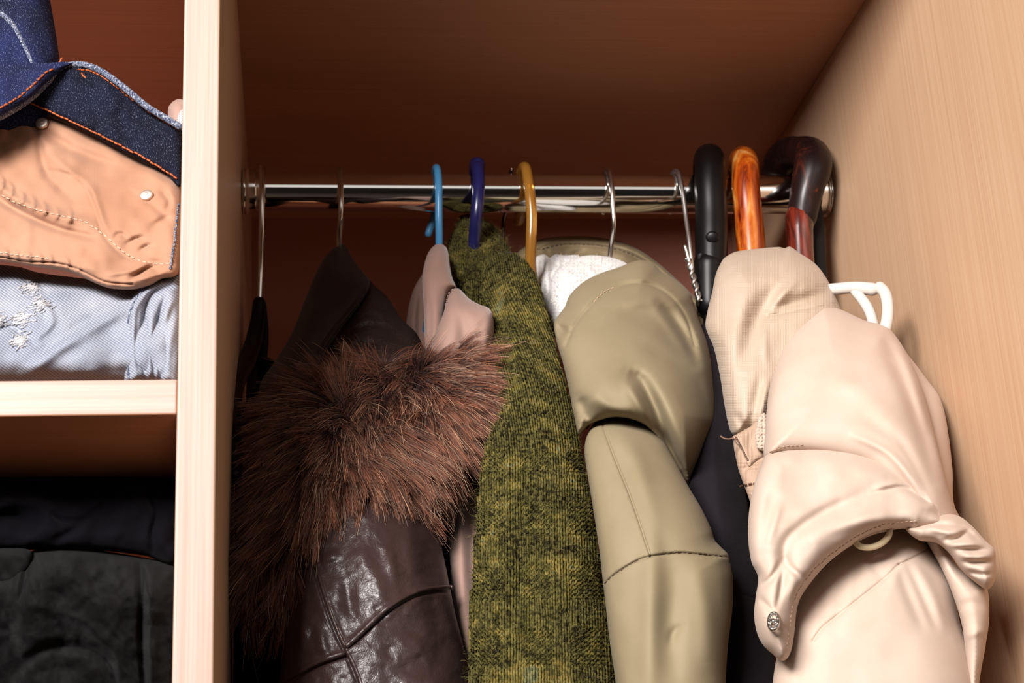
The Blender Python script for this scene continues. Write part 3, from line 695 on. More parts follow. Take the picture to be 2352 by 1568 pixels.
# snap
sn = empty('x', (0, 0, 0)); bpy.data.objects.remove(sn)
c0 = cf.front(1777, 1427)[0]; ee = np.array([.10, -.06, -.99]); 
nrm = np.cross(cf.front(1783, 1427)[0] - cf.front(1771, 1427)[0], cf.front(1777, 1436)[0] - cf.front(1777, 1418)[0]); nrm /= np.linalg.norm(nrm)
if nrm[1] > 0: nrm = -nrm
ua = cf.front(1779, 1402)[0] - c0; ua /= np.linalg.norm(ua); ub_ = np.cross(ua, nrm)
ring = [c0 + nrm * .0006 + ua * .0050 * math.cos(a) + ub_ * .0026 * math.sin(a) for a in np.linspace(0, 2 * math.pi, 32, endpoint=False)]
snap = tube('snap_button', ring, .0011, M['steel'], bc, 10, closed=True)
it = [([c0 + nrm * .0016 + ua * .0050 * math.cos(a) + ub_ * .0026 * math.sin(a), c0 + nrm * .0024 + ua * .0050 * math.cos(a) + ub_ * .0026 * math.sin(a)], .0006) for a in np.linspace(0, 2 * math.pi, 10, endpoint=False)]
many_tubes('snap_prongs', it, M['steel'], snap, 8)
tube('snap_centre', [c0, c0 + nrm * .0012], .0016, M['steel'], snap, 12)
# cream ring under the flap
tube('ring', [P(x, y, .8345 + .0 * k) for k, (x, y) in enumerate(((1962, 1240), (1972, 1252), (1990, 1257), (2010, 1254), (2030, 1243), (2042, 1228), (2044, 1216)))], .0018, M['cream_plastic'], bc, 12, 40)

# ------------------------------------------------------------------ charcoal garment between olive and beige
cg = Cloth([(1600, 760), (1640, 740), (1670, 800), (1690, 960), (1700, 1060), (1722, 1180), (1745, 1320), (1770, 1480), (1800, 1600), (1820, 1850), (1640, 1850), (1632, 1500), (1585, 1200), (1580, 1100), (1590, 950)],
           [(740, 1.07), (900, 1.02), (1050, .985), (1300, .965), (1850, .955)], T=.028, R=90, noise=[(60, .002, 14)], step=8,
           folds=[([(1690, 1360), (1730, 1372), (1760, 1390)], 4, -.001, 's')])
o = cg.build('jacket', M['charcoal']); tag(o, 'dark charcoal jacket wedged between the olive parka and the beige coat', 'jacket')

# ------------------------------------------------------------------ olive parka
op = garment('parka', P(1450, 1000, .98), 'olive green parka with white fleece lining and a stitched hood', 'parka')
hb = Cloth([(1170, 600), (1190, 578), (1215, 560), (1245, 548), (1285, 543), (1340, 542), (1400, 549), (1445, 562), (1490, 588), (1540, 628), (1590, 676), (1625, 712), (1648, 760), (1655, 850), (1560, 850), (1300, 790), (1200, 700)],
           [(540, 1.165), (620, 1.14), (760, 1.09), (850, 1.06)], T=.016, R=34, step=6,
           folds=[([(1205, 590), (1260, 562), (1340, 558), (1410, 566), (1465, 585), (1530, 632), (1600, 700), (1635, 745)], 3.2, -.0022, 's'),
                  ([(1195, 600), (1255, 570), (1340, 565), (1408, 573), (1460, 592), (1524, 640), (1590, 706)], 3, -.001, 's'),
                  ([(1255, 592), (1258, 575), (1262, 600)], 10, -.006), ([(1305, 598), (1330, 580), (1350, 578)], 9, -.006), ([(1370, 588), (1410, 596), (1430, 606)], 9, -.006), ([(1280, 600), (1285, 585), (1290, 572)], 7, .004)])
hb.build('hood_back', M['olive_dark'], op)
stitches('stitching', hb, [(1225, 577), (1290, 562), (1370, 563), (1430, 576), (1490, 606), (1560, 664), (1620, 726)], M['olive_thread'], op, 7, 4, .0005)
def lumpy(n, T, **k): return dict(noise=[(34, .0036, n), (16, .0022, n + 1), (7, .0010, n + 2)], T=T, step=4, **k)
s1 = Cloth([(1224, 606), (1232, 590), (1250, 584), (1262, 592), (1275, 584), (1300, 586), (1330, 588), (1345, 620), (1340, 720), (1280, 760), (1252, 720), (1236, 660)],
           [(580, 1.135), (660, 1.115), (760, 1.09)], R=40, folds=[([(1243, 590), (1246, 610), (1244, 640)], 6, -.005), ([(1268, 590), (1266, 612), (1262, 640)], 6, -.005), ([(1296, 592), (1290, 620), (1280, 650)], 7, -.005), ([(1255, 590), (1258, 620), (1254, 660)], 7, .005)], **lumpy(20, .018))
s1o = s1.build('fleece_lining', M['sherpa'], op)
s2 = Cloth([(1262, 660), (1272, 630), (1296, 606), (1330, 590), (1355, 586), (1385, 588), (1420, 596), (1446, 612), (1460, 660), (1420, 720), (1320, 770), (1278, 752), (1264, 710)],
           [(580, 1.10), (660, 1.08), (770, 1.06)], R=60, **lumpy(24, .030))
s2.build('fleece_lining', M['sherpa'], op)
sv = Cloth([(1342, 1040), (1348, 1000), (1365, 970), (1395, 945), (1440, 940), (1500, 975), (1545, 1050), (1582, 1118), (1610, 1165), (1634, 1215), (1642, 1240), (1658, 1258), (1672, 1272), (1677, 1290), (1683, 1325), (1682, 1400), (1672, 1480), (1667, 1568), (1660, 1850), (1440, 1850), (1414, 1568), (1400, 1470), (1386, 1345), (1376, 1260), (1364, 1180), (1352, 1110)],
           [(940, .985), (985, .955), (1040, .942), (1280, .905), (1568, .895), (1850, .89)], T=.036, R=105, step=5, flat=1,
           noise=[(170, .0022, 15), (70, .0006, 16)],
           folds=[([(1384, 975), (1396, 1010), (1412, 1052), (1440, 1120), (1462, 1180), (1480, 1235), (1494, 1277)], 4, -.0018, 's'), ([(1386, 1342), (1410, 1320), (1440, 1300), (1470, 1284), (1494, 1277)], 4, -.0018, 's'), ([(1494, 1277), (1530, 1272), (1566, 1269), (1610, 1273), (1672, 1279)], 4, -.0020, 's'),
                  ([(1496, 1150), (1498, 1240), (1498, 1330), (1495, 1450), (1490, 1600)], 26, .0055), ([(1440, 1010), (1470, 1080), (1490, 1160)], 24, .004), ([(1545, 1300), (1548, 1360), (1540, 1450), (1550, 1560)], 26, -.0035), ([(1540, 1480), (1548, 1450), (1566, 1440)], 10, -.0022),
                  ([(1600, 1300), (1620, 1400), (1625, 1520)], 24, .003)])
sv.build('sleeve', M['olive'], op)
stitches('stitching', sv, [(1390, 1339), (1412, 1319), (1440, 1301), (1468, 1286)], M['olive_thread'], op, 8, 5, .0005)
stitches('stitching', sv, [(1520, 1272), (1566, 1268), (1610, 1272), (1664, 1278)], M['olive_thread'], op, 9, 4, .0005)
hd = Cloth([(1272, 742), (1284, 722), (1298, 703), (1304, 686), (1320, 664), (1348, 642), (1385, 625), (1420, 614), (1450, 602), (1476, 597), (1502, 606), (1520, 624), (1556, 645), (1585, 672), (1594, 700), (1608, 742), (1624, 785), (1634, 830), (1640, 880), (1646, 930), (1647, 965), (1636, 995), (1618, 1040), (1598, 1085), (1579, 1118), (1560, 1085), (1540, 1055), (1515, 1010), (1480, 975), (1440, 960), (1400, 959), (1355, 975), (1326, 1000), (1318, 960), (1306, 890), (1292, 830), (1280, 790)],
           [(1300, 700, 1.035), (1450, 600, 1.06), (1600, 700, 1.06), (1640, 940, 1.00), (1578, 1115, .985), (1330, 980, .955), (1430, 955, .935), (1520, 1010, .945), (1290, 820, .985), (1450, 780, .995)], T=.042, R=110, step=5,
           noise=[(140, .003, 17), (60, .0009, 18)],
           folds=[([(1300, 790), (1320, 745), (1360, 697), (1400, 666), (1440, 651), (1490, 652), (1540, 680), (1575, 725), (1596, 790)], 6, -.0030, 's'),
                  ([(1515, 700), (1545, 730), (1575, 775), (1600, 830)], 15, -.0150), ([(1500, 690), (1530, 735), (1570, 790), (1602, 850)], 12, .004),
                  ([(1415, 722), (1470, 722), (1520, 745), (1580, 830)], 22, -.0070), ([(1430, 700), (1490, 690), (1520, 694)], 14, .003),
                  ([(1480, 790), (1530, 815), (1575, 850)], 16, -.0028),
                  ([(1440, 862), (1470, 875), (1500, 930), (1528, 1000), (1560, 1080)], 19, -.0230), ([(1430, 850), (1450, 890), (1480, 940), (1510, 985)], 15, .0060),
                  ([(1330, 915), (1342, 935), (1345, 965)], 15, -.010), ([(1280, 745), (1292, 758), (1300, 770)], 13, -.010), ([(1365, 905), (1400, 935), (1450, 945)], 15, .004), ([(1600, 760), (1615, 850), (1632, 930)], 12, .003)])
hd.build('hood', M['olive'], op)
stitches('stitching', hd, [(1364, 692), (1385, 672), (1400, 664), (1416, 656)], M['tan_thread'], op, 6, 5, .00035)
# ------------------------------------------------------------------ green knit sweater: body, back collar; yarn is added below
gs = garment('sweater', P(1200, 1000, .99), 'variegated green knitted wool sweater between the taupe shirt and the olive parka', 'sweater')
gb = Cloth([(1028, 590), (1030, 565), (1038, 540), (1050, 522), (1058, 502), (1072, 494), (1085, 495), (1100, 503), (1130, 520), (1152, 546), (1165, 572), (1172, 600), (1150, 640), (1080, 650), (1040, 640)],
           [(490, 1.135), (560, 1.12), (650, 1.09)], T=.022, R=50, step=5, noise=[(14, .002, 30), (6, .0012, 31)])
gb.build('back_collar', M['knit_base'], gs)
gi = Cloth([(1036, 600), (1060, 586), (1100, 584), (1130, 590), (1150, 640), (1160, 760), (1140, 800), (1110, 780), (1088, 740), (1064, 700), (1046, 660)], [(585, 1.115), (700, 1.08), (800, 1.05)], T=.018, R=46, step=6, noise=[(22, .003, 33), (9, .001, 34)])
gi.build('inner_collar', M['knit_base'], gs)
gf = Cloth([(1112, 640), (1118, 610), (1134, 590), (1150, 582), (1170, 578), (1190, 586), (1212, 608), (1232, 640), (1248, 690), (1262, 745), (1276, 800), (1292, 860), (1305, 920), (1322, 990), (1338, 1060), (1350, 1120), (1362, 1190), (1372, 1260), (1380, 1330), (1392, 1410), (1402, 1480), (1412, 1568), (1436, 1850), (1078, 1850), (1082, 1568), (1083, 1450), (1086, 1350), (1092, 1250), (1100, 1160), (1108, 1080), (1118, 1000), (1128, 930), (1124, 850), (1112, 780), (1118, 740), (1114, 700)],
           [(570, 1.085), (640, 1.06), (760, 1.02), (900, .975), (1050, .945), (1250, .925), (1568, .915), (1850, .91)], T=.040, R=105, step=7,
           noise=[(60, .002, 32)],
           folds=[([(1155, 600), (1150, 680), (1165, 780), (1190, 900)], 15, -.006), ([(1110, 700), (1130, 760), (1150, 860)], 12, .004), ([(1180, 640), (1200, 760), (1230, 900)], 22, .004)])
gf.build('body', M['knit_base'], gs)

# ------------------------------------------------------------------ taupe shirt
ts = garment('shirt', P(1040, 760, 1.05), 'taupe pink shirt with a turned collar on the light blue hanger', 'shirt')
bk = Cloth([(936, 800), (934, 740), (940, 700), (950, 665), (966, 636), (980, 620), (990, 700), (986, 800), (975, 850), (940, 850)], [(620, 1.165), (850, 1.13)], T=.008, R=24, step=5,
           folds=[([(955, 680), (950, 740), (952, 800)], 7, .003), ([(967, 660), (963, 740), (965, 800)], 5, -.003)])
bk.build('back_collar', M['taupe'], ts)
tb = Cloth([(1018, 720), (1030, 680), (1042, 662), (1056, 664), (1078, 686), (1104, 700), (1120, 706), (1130, 718), (1134, 740), (1134, 775), (1125, 830), (1100, 900), (1000, 900), (990, 800)],
           [(655, 1.03), (720, .992), (900, .985)], T=.022, R=50, step=5, folds=[([(1125, 715), (1118, 760), (1110, 820)], 10, .003), ([(1050, 690), (1065, 760), (1070, 830)], 16, -.004)])
tb.build('body', M['taupe'], ts)
tc = Cloth([(970, 640), (975, 606), (984, 580), (998, 563), (1012, 560), (1024, 567), (1031, 585), (1034, 612), (1040, 640), (1050, 664), (1042, 660), (1030, 668), (1024, 690), (1020, 730), (1014, 790), (1000, 860), (980, 850), (976, 780), (974, 710)],
           [(555, 1.08), (650, 1.03), (760, 1.005), (860, .995)], T=.018, R=32, step=4, folds=[([(985, 690), (990, 740), (985, 800)], 12, -.003)], noise=[(50, .0015, 35)])
tc.build('collar', M['taupe'], ts)
stitches('stitching', tc, [(1044, 664), (1034, 668), (1027, 684), (1022, 712), (1018, 742)], M['taupe_thread'], ts, 3, 2.5, .0003)
tl = Cloth([(1020, 1040), (1060, 1030), (1120, 1040), (1118, 1200), (1105, 1350), (1095, 1480), (1090, 1600), (1070, 1600), (1058, 1500), (1042, 1400), (1034, 1300), (1030, 1200)],
           [(1030, 1.0), (1300, .968), (1600, .96)], T=.014, R=30, step=5, folds=[([(1048, 1050), (1046, 1150), (1040, 1260)], 7, -.006), ([(1060, 1050), (1058, 1200), (1062, 1400)], 14, .004), ([(1092, 1060), (1085, 1250), (1090, 1400)], 10, -.004)])
tl.build('sleeve', M['taupe'], ts)

# ------------------------------------------------------------------ black coat on the far left hanger
blk = Cloth([(520, 985), (536, 950), (556, 930), (590, 880), (600, 820), (640, 840), (680, 1000), (690, 1200), (680, 1850), (470, 1850), (500, 1500), (508, 1250), (512, 1080)],
            [(820, 1.16), (950, 1.06), (1150, .985), (1850, .965)], T=.020, R=60, lim=LIML, step=9, noise=[(50, .002, 36)],
            folds=[([(540, 1000), (548, 1200), (560, 1500)], 12, .004), ([(600, 1000), (620, 1300), (625, 1560)], 14, -.004)])
o = blk.build('coat', M['black_cloth']); tag(o, 'black coat in the dark gap between the divider and the fur trimmed leather coat', 'coat')

# ------------------------------------------------------------------ leather coat
lc = garment('coat', P(820, 1300, .95), 'dark brown leather coat with a thick brown fur collar', 'coat')
lb = Cloth([(843, 642), (860, 655), (888, 680), (905, 705), (925, 735), (960, 770), (990, 860), (960, 1000), (760, 1000), (690, 930), (700, 860), (730, 820), (780, 760), (815, 700)],
           [(640, 1.10), (760, 1.06), (1000, 1.01)], T=.020, R=46, step=6, noise=[(40, .003, 37), (18, .0014, 38)],
           folds=[([(815, 720), (860, 712), (905, 735)], 7, .003), ([(790, 770), (850, 745), (905, 760)], 7, -.003), ([(780, 800), (840, 775), (920, 790)], 7, .003)])
lb.build('shoulder', M['leather_matte'], lc)
cl = Cloth([(757, 578), (772, 566), (787, 560), (799, 572), (812, 598), (832, 622), (849, 644), (846, 664), (822, 705), (790, 745), (765, 780), (740, 818), (715, 865), (690, 900), (640, 930), (598, 900), (602, 872), (632, 828), (668, 770), (700, 690), (720, 640), (740, 600)],
           [(556, 1.105), (650, 1.075), (800, 1.035), (930, .995)], T=.016, R=46, step=5, noise=[(60, .0016, 39)],
           folds=[([(836, 668), (800, 715), (765, 758), (735, 800), (705, 856)], 3.5, -.0016, 's'), ([(770, 600), (740, 680), (690, 780), (640, 860)], 26, .003)])
cl.build('collar', M['coat_satin'], lc)
lv = Cloth([(700, 1100), (800, 1040), (920, 1040), (985, 1090), (1000, 1160), (1014, 1250), (1030, 1330), (1046, 1410), (1066, 1490), (1086, 1568), (1110, 1700), (1120, 1850), (600, 1850), (628, 1650), (640, 1568), (648, 1480), (655, 1380), (668, 1290), (682, 1200)],
           [(1040, .985), (1200, .955), (1400, .94), (1850, .935)], T=.052, R=190, step=5,
           noise=[(45, .0012, 40), (22, .0005, 41), (10, .0003, 42)],
           folds=[([(706, 1262), (722, 1310), (740, 1370), (765, 1440), (790, 1496), (806, 1530), (822, 1575), (850, 1700)], 5, -.0022, 's'), ([(716, 1262), (732, 1310), (750, 1370), (775, 1440), (798, 1490)], 6, .0022),
                  ([(794, 1490), (830, 1462), (872, 1420), (905, 1394), (950, 1370), (990, 1360), (1036, 1357)], 5, -.0022, 's'), ([(796, 1480), (830, 1450), (872, 1408), (905, 1382), (950, 1358), (990, 1348)], 6, .0024),
                  ([(792, 1508), (760, 1518), (720, 1534), (690, 1552), (655, 1572)], 5, -.0022, 's'), ([(792, 1498), (760, 1508), (720, 1524), (690, 1540)], 6, .0022),
                  ([(752, 1268), (756, 1280), (760, 1292)], 24, .0034), ([(815, 1262), (860, 1320), (890, 1380)], 22, .0034), ([(790, 1330), (800, 1380), (812, 1430)], 18, -.003), ([(880, 1240), (900, 1300), (905, 1350)], 16, .0026),
                  ([(700, 1420), (690, 1480), (690, 1530)], 16, .003), ([(735, 1440), (742, 1480), (750, 1500)], 12, .003), ([(960, 1100), (985, 1250), (1000, 1400), (1030, 1560)], 26, -.003)])
lv.build('sleeve', M['leather'], lc)
cord('piping', lv, [(714, 1262), (730, 1310), (748, 1370), (773, 1440), (797, 1492)], .0011, M['leather'], lc, -.0004)
cord('piping', lv, [(798, 1482), (830, 1452), (872, 1411), (905, 1385), (950, 1361), (990, 1351), (1036, 1348)], .0014, M['leather'], lc, -.0004)
cord('piping', lv, [(792, 1499), (760, 1509), (720, 1525), (690, 1542), (655, 1562)], .0014, M['leather'], lc, -.0004)
cord('piping', lv, [(800, 1498), (815, 1530), (832, 1575), (850, 1640)], .0011, M['leather'], lc, -.0004)
stitches('stitching', lv, [(722, 1290), (738, 1340), (758, 1400), (781, 1456), (796, 1488)], M['thread_brown'], lc, 3, 11, .0003, .0008)
bd = Cloth([(700, 1000), (1040, 1010), (1060, 1100), (1070, 1300), (1090, 1500), (1110, 1850), (620, 1850), (640, 1300)], [(1000, 1.05), (1300, 1.02), (1850, 1.0)], T=.014, R=60, step=12)
bd.build('body', M['leather_matte'], lc)
FURO = [(636, 1000), (630, 965), (640, 930), (660, 920), (685, 915), (720, 915), (760, 905), (800, 888), (850, 868), (910, 842), (960, 820), (1020, 802), (1060, 796), (1088, 812), (1102, 840), (1112, 880), (1120, 930), (1090, 985), (1040, 1020), (980, 1060), (930, 1105), (870, 1150), (800, 1180), (740, 1200), (700, 1240), (670, 1300), (640, 1350), (610, 1365), (596, 1300), (604, 1220), (618, 1140), (630, 1060)]
fc = Cloth(FURO, [(1100, 780, 1.00), (980, 800, 1.01), (780, 880, 1.01), (620, 920, 1.0), (600, 1340, .955), (700, 1180, .955), (900, 1100, .955), (1100, 960, .975), (850, 980, .97)], T=.042, R=95, step=7, noise=[(50, .003, 43)])
fo = fc.build('fur_collar', M['leather_matte'], lc)

# ------------------------------------------------------------------ folded clothes on the left
dj = garment('jeans', P(250, 400, .85), 'dark blue jeans turned back over tan pocket cloth, on top of the faded jeans', 'jeans')
lg = Cloth([(-260, -260), (60, -240), (100, -120), (112, -20), (122, 40), (132, 100), (138, 150), (150, 230), (100, 330), (-260, 330)], [(-260, .93), (0, .905), (150, .88), (330, .88)], T=.040, R=80, step=7, lim=LIMD,
           noise=[(60, .002, 44), (25, .0008, 45)], folds=[([(-40, 10), (0, 35), (30, 60), (55, 105), (75, 150), (90, 190)], 4, -.0022, 's'), ([(100, -60), (112, 40), (124, 130)], 6, .0012)])
lg.build('leg', M['denim_dark'], dj)
q = cr([(-40, 6), (0, 30), (28, 55), (52, 100), (73, 146), (85, 180)], False, 4); tube('leg_seam', lg.front(q[:, 0], q[:, 1], .0008), .0016, M['denim_edge'], dj, 10)
pk = Cloth([(-220, 220), (0, 235), (60, 232), (110, 255), (180, 290), (260, 330), (330, 370), (380, 392), (416, 425), (416, 520), (412, 600), (405, 632), (372, 640), (345, 655), (310, 664), (275, 664), (245, 660), (210, 646), (180, 632), (150, 622), (120, 618), (80, 612), (40, 604), (0, 600), (-220, 560)],
           [(220, .862), (400, .842), (560, .812), (664, .796)], T=.014, R=30, step=4.5, lim=LIMD, noise=[(70, .003, 46), (30, .0012, 47)],
           folds=[([(-40, 400), (0, 428), (40, 458), (90, 480), (150, 500), (205, 510)], 11, .0055), ([(-20, 445), (30, 478), (90, 508), (150, 530), (215, 545)], 8, -.0060), ([(60, 230), (90, 330), (110, 400), (170, 460)], 11, -.0035), ([(90, 300), (180, 350), (270, 380)], 14, -.0050),
                  ([(100, 390), (180, 410), (215, 470), (240, 540), (290, 590), (350, 600), (405, 605)], 5, -.0022), ([(210, 430), (225, 480), (245, 530)], 10, .003), ([(110, 350), (190, 420), (230, 450)], 12, .003),
                  ([(290, 560), (310, 548), (330, 545)], 5, -.003), ([(320, 575), (335, 565), (350, 562)], 4, -.0028), ([(262, 545), (275, 535), (290, 545)], 5, -.0028), ([(300, 640), (330, 620), (350, 612), (362, 622)], 6, -.005), ([(250, 630), (300, 622), (340, 608)], 6, .0034), ([(280, 650), (330, 640), (380, 626)], 4, .0016),
                  ([(370, 440), (390, 460), (385, 480)], 7, -.0035), ([(350, 520), (375, 505), (395, 495)], 8, -.003), ([(300, 440), (350, 470), (400, 520)], 8, -.002),
                  ([(20, 420), (30, 435), (22, 455)], 4, .0028), ([(45, 440), (55, 452), (48, 470)], 4, .0028), ([(72, 452), (80, 465), (74, 482)], 4, .0028), ([(98, 464), (106, 478), (100, 494)], 4, .0028), ([(128, 476), (134, 490), (128, 505)], 4, .0028), ([(160, 484), (164, 496), (158, 510)], 4, .0026), ([(2, 405), (8, 420), (0, 440)], 4, .0028),
                  ([(-100, 588), (0, 590), (60, 600), (130, 604), (180, 618), (240, 646), (300, 652)], 3.2, -.0016, 's')] +
                 [([(x, y - 18), (x + 6, y - 8), (x + 4, y)], 5, .0018) for x, y in ((10, 592), (34, 594), (62, 598), (88, 602), (112, 604), (150, 612), (176, 622))])
pk.build('pocket_lining', M['tan'], dj)
stitches('stitching', pk, [(-20, 436), (30, 462), (80, 480), (140, 495), (200, 512), (245, 545), (275, 572), (310, 594), (350, 604), (400, 606)], M['tan_thread'], dj, 8, 6, .0003)
stitches('stitching', pk, [(0, 580), (60, 588), (120, 594)], M['tan_thread'], dj, 7, 6, .0003)
stitches('stitching', pk, [(410, 470), (405, 520), (400, 560), (390, 625)], M['denim_edge'], dj, 6, 3, .0007)
for rx, ry in ((97, 284), (337, 450)):
    c = pk.front(rx, ry)[0]; a = pk.front(rx + 6, ry)[0] - pk.front(rx - 6, ry)[0]; b = pk.front(rx, ry + 6)[0] - pk.front(rx, ry - 6)[0]
    nn = np.cross(a, b); nn /= np.linalg.norm(nn); nn = nn if nn[1] < 0 else -nn
    rv = tube('rivet', [c, c + nn * .0010, c + nn * .0014], [.0036, .0036, .0034], M['silver'], dj, 28, cap=.12)
    tube('rivet_dimple', [c + nn * .0014, c + nn * .0019], [.0012, .0010], M['silver'], rv, 20, cap=.2)
wi = Cloth([(20, 205), (110, 150), (158, 144), (200, 150), (240, 168), (290, 205), (335, 243), (375, 268), (416, 292), (416, 426), (380, 398), (330, 372), (275, 345), (215, 312), (160, 285), (110, 262), (60, 238), (10, 235)],
           [(140, .852), (300, .838), (430, .826)], T=.010, R=22, step=5, lim=LIMD, noise=[(45, .003, 48), (20, .0010, 49)],
           folds=[([(290, 255), (300, 285), (340, 300), (370, 310)], 8, .003), ([(250, 200), (300, 235), (350, 275)], 14, -.003)])
wi.build('waistband_inside', M['denim_inner'], dj)
stitches('stitching', wi, [(180, 160), (215, 166), (262, 196), (318, 240), (365, 272), (412, 298)], M['orange_thread'], dj, 7, 2.5, .00055)
stitches('stitching', wi, [(64, 234), (110, 254), (165, 280), (220, 306), (280, 336), (340, 368), (410, 412)], M['orange_thread'], dj, 9, 1.5, .0006)
wo = Cloth([(-260, 150), (-60, 142), (0, 144), (60, 143), (110, 144), (150, 142), (168, 146), (150, 156), (128, 172), (104, 192), (80, 216), (50, 238), (20, 256), (-10, 272), (-60, 296), (-260, 370)],
           [(140, .845), (250, .818), (370, .80)], T=.012, R=26, step=5, lim=LIMD, noise=[(50, .002, 50), (22, .0008, 51)])
wo.build('waistband_outside', M['denim_dark'], dj)
stitches('stitching', wo, [(-40, 272), (0, 248), (30, 232), (62, 208), (84, 186), (104, 168), (130, 152)], M['orange_thread'], dj, 9, 3, .0006)
q = np.array([(-60, 296, .806), (-10, 270, .812), (20, 254, .818), (50, 236, .824), (80, 213, .829), (104, 189, .834), (128, 168, .838), (150, 153, .8405), (175, 148, .842), (205, 152, .841), (240, 168, .838), (290, 205, .832), (335, 243, .828), (375, 268, .825), (413, 291, .822)])
q = cr(q, False, 5); tube('waistband_edge', [P(a, b, c) for a, b, c in q], .0019, M['denim_edge'], dj, 12)
for i, off in enumerate((5.0,)):
    pp = [P(a + off * .5, b + off, c + .0012) for a, b, c in q[:int(len(q) * .72)]]; tube('waistband_edge', pp, .0014, M['denim_edge'], dj, 10)
tube('loose_thread', [P(188, 168, .832), P(190, 174, .830), P(196, 178, .830)], .0005, M['orange_thread'], dj, 6)
tube('loose_thread', [P(132, 148, .85), P(138, 142, .85), P(142, 134, .85)], .0006, M['orange_thread'], dj, 6)

lj = garment('jeans', P(200, 860, .80), 'faded light blue ripped jeans folded on the shelf under the dark jeans', 'jeans')
body = Cloth([(-260, 590), (-100, 600), (40, 612), (90, 626), (200, 640), (330, 652), (370, 640), (416, 640), (416, 876), (300, 876), (150, 877), (0, 878), (-260, 880)],
             [(590, .855), (700, .825), (800, .802), (880, .800)], T=.028, R=60, step=5, lim=LIMD, noise=[(80, .003, 52), (35, .0014, 53)],
             folds=[([(60, 860), (130, 800), (220, 745), (300, 700)], 18, .006), ([(70, 830), (150, 770), (230, 720), (310, 672)], 12, -.004), ([(30, 700), (60, 690), (100, 700), (120, 740), (80, 780)], 8, .004), ([(-20, 770), (20, 750), (60, 770), (80, 790)], 9, -.005), ([(70, 620), (90, 650), (110, 680)], 9, -.003)])
body.build('leg', M['denim_light'], lj)
fd = Cloth([(288, 878), (284, 800), (286, 730), (292, 700), (310, 672), (335, 652), (365, 638), (395, 634), (416, 632), (416, 876), (340, 877)], [(630, .822), (700, .808), (880, .792)], T=.022, R=26, step=4, lim=LIMD, noise=[(30, .0014, 54)],
           folds=[([(334, 870), (330, 800), (332, 720), (345, 680), (375, 660), (410, 652)], 6, -.007), ([(312, 870), (306, 790), (308, 720), (322, 685), (345, 662)], 6, .0035), ([(352, 872), (356, 800), (362, 740), (372, 700), (380, 680)], 5, -.005), ([(345, 860), (345, 790), (350, 720)], 6, .003), ([(384, 872), (388, 800), (396, 740)], 9, .003), ([(368, 872), (370, 830), (372, 790)], 6, -.006), ([(395, 690), (385, 710), (378, 740)], 8, .004)])
fd.build('folded_hem', M['denim_light'], lj)
stitches('stitching', fd, [(296, 868), (293, 800), (296, 730), (310, 690), (335, 664)], M['denim_edge'], lj, 6, 3, .0008)
for i, ol in enumerate(([(50, 655), (62, 640), (78, 648), (92, 664), (88, 676), (70, 672)], [(78, 690), (92, 676), (108, 684), (118, 706), (112, 718), (92, 708)], [(0, 752), (30, 730), (60, 712), (96, 702), (112, 712), (80, 724), (50, 738), (20, 760)], [(20, 778), (50, 764), (74, 766), (70, 784), (40, 792)], [(-10, 720), (10, 722), (14, 734), (0, 744), (-14, 740)])):
    pts_ = []
    c = np.mean(ol, 0); it = []
    for k in range(44):
        a = c + RNG.normal(0, 1, 2) * (11, 7); d_ = np.array([-10 - 8 * RNG.random(), 5 + 3 * RNG.normal()]); qq = np.linspace(0, 1, 5)[:, None] * d_ + a + RNG.normal(0, 1.2, (5, 2))
        it.append((body.front(qq[:, 0], qq[:, 1], .0006), .0003))
    many_tubes('frayed_threads', it, M['fray'], lj, 4)
rc_ = Cloth([(386, 250), (394, 236), (408, 228), (425, 232), (440, 260), (440, 330), (400, 330), (388, 290)], [(220, .90), (340, .88)], T=.020, R=22, step=4, lim=LIMD)
rr_ = garment('rolled_garment', P(405, 280, .9), 'small pinkish brown rolled cloth behind the dark jeans beside the divider', 'clothing')
rc_.build('outer_layer', M['taupe'], rr_)
ri_ = Cloth([(405, 275), (412, 256), (424, 250), (440, 280), (440, 320), (408, 310)], [(240, .878), (330, .868)], T=.008, R=12, step=4, lim=LIMD)
ri_.build('inner_layer', M['fray'], rr_)

t1 = Cloth([(-260, 1075), (-60, 1078), (60, 1082), (200, 1084), (330, 1092), (416, 1110), (416, 1290), (330, 1275), (200, 1262), (60, 1262), (-260, 1255)], [(1070, .90), (1180, .868), (1290, .855)], T=.024, R=50, step=6, lim=LIMB, noise=[(60, .004, 70), (25, .0015, 71)],
           folds=[([(-60, 1168), (0, 1155), (60, 1152), (100, 1165), (112, 1185)], 16, .008), ([(-60, 1190), (20, 1185), (80, 1200)], 14, -.006), ([(120, 1180), (150, 1195), (190, 1195)], 8, -.005), ([(130, 1240), (170, 1215), (210, 1180), (250, 1150)], 10, -.004), ([(340, 1130), (356, 1180), (348, 1220), (350, 1260)], 6, -.005), ([(250, 1200), (300, 1180), (330, 1170)], 20, .004)])
o = t1.build('folded_shirt', M['navy_tee']); tag(o, 'black folded jersey shirt on top of the pile under the shelf', 'folded clothes')
t2 = Cloth([(-260, 1260), (-60, 1262), (20, 1258), (70, 1264), (74, 1300), (56, 1330), (40, 1346), (10, 1350), (-60, 1345), (-260, 1340)], [(1255, .850), (1350, .838)], T=.014, R=26, step=5, lim=LIMB, noise=[(30, .002, 72)])
o = t2.build('folded_sleeve', M['fleece']); tag(o, 'small dark grey folded cloth at the left edge, lapping over the black fleece', 'folded clothes')
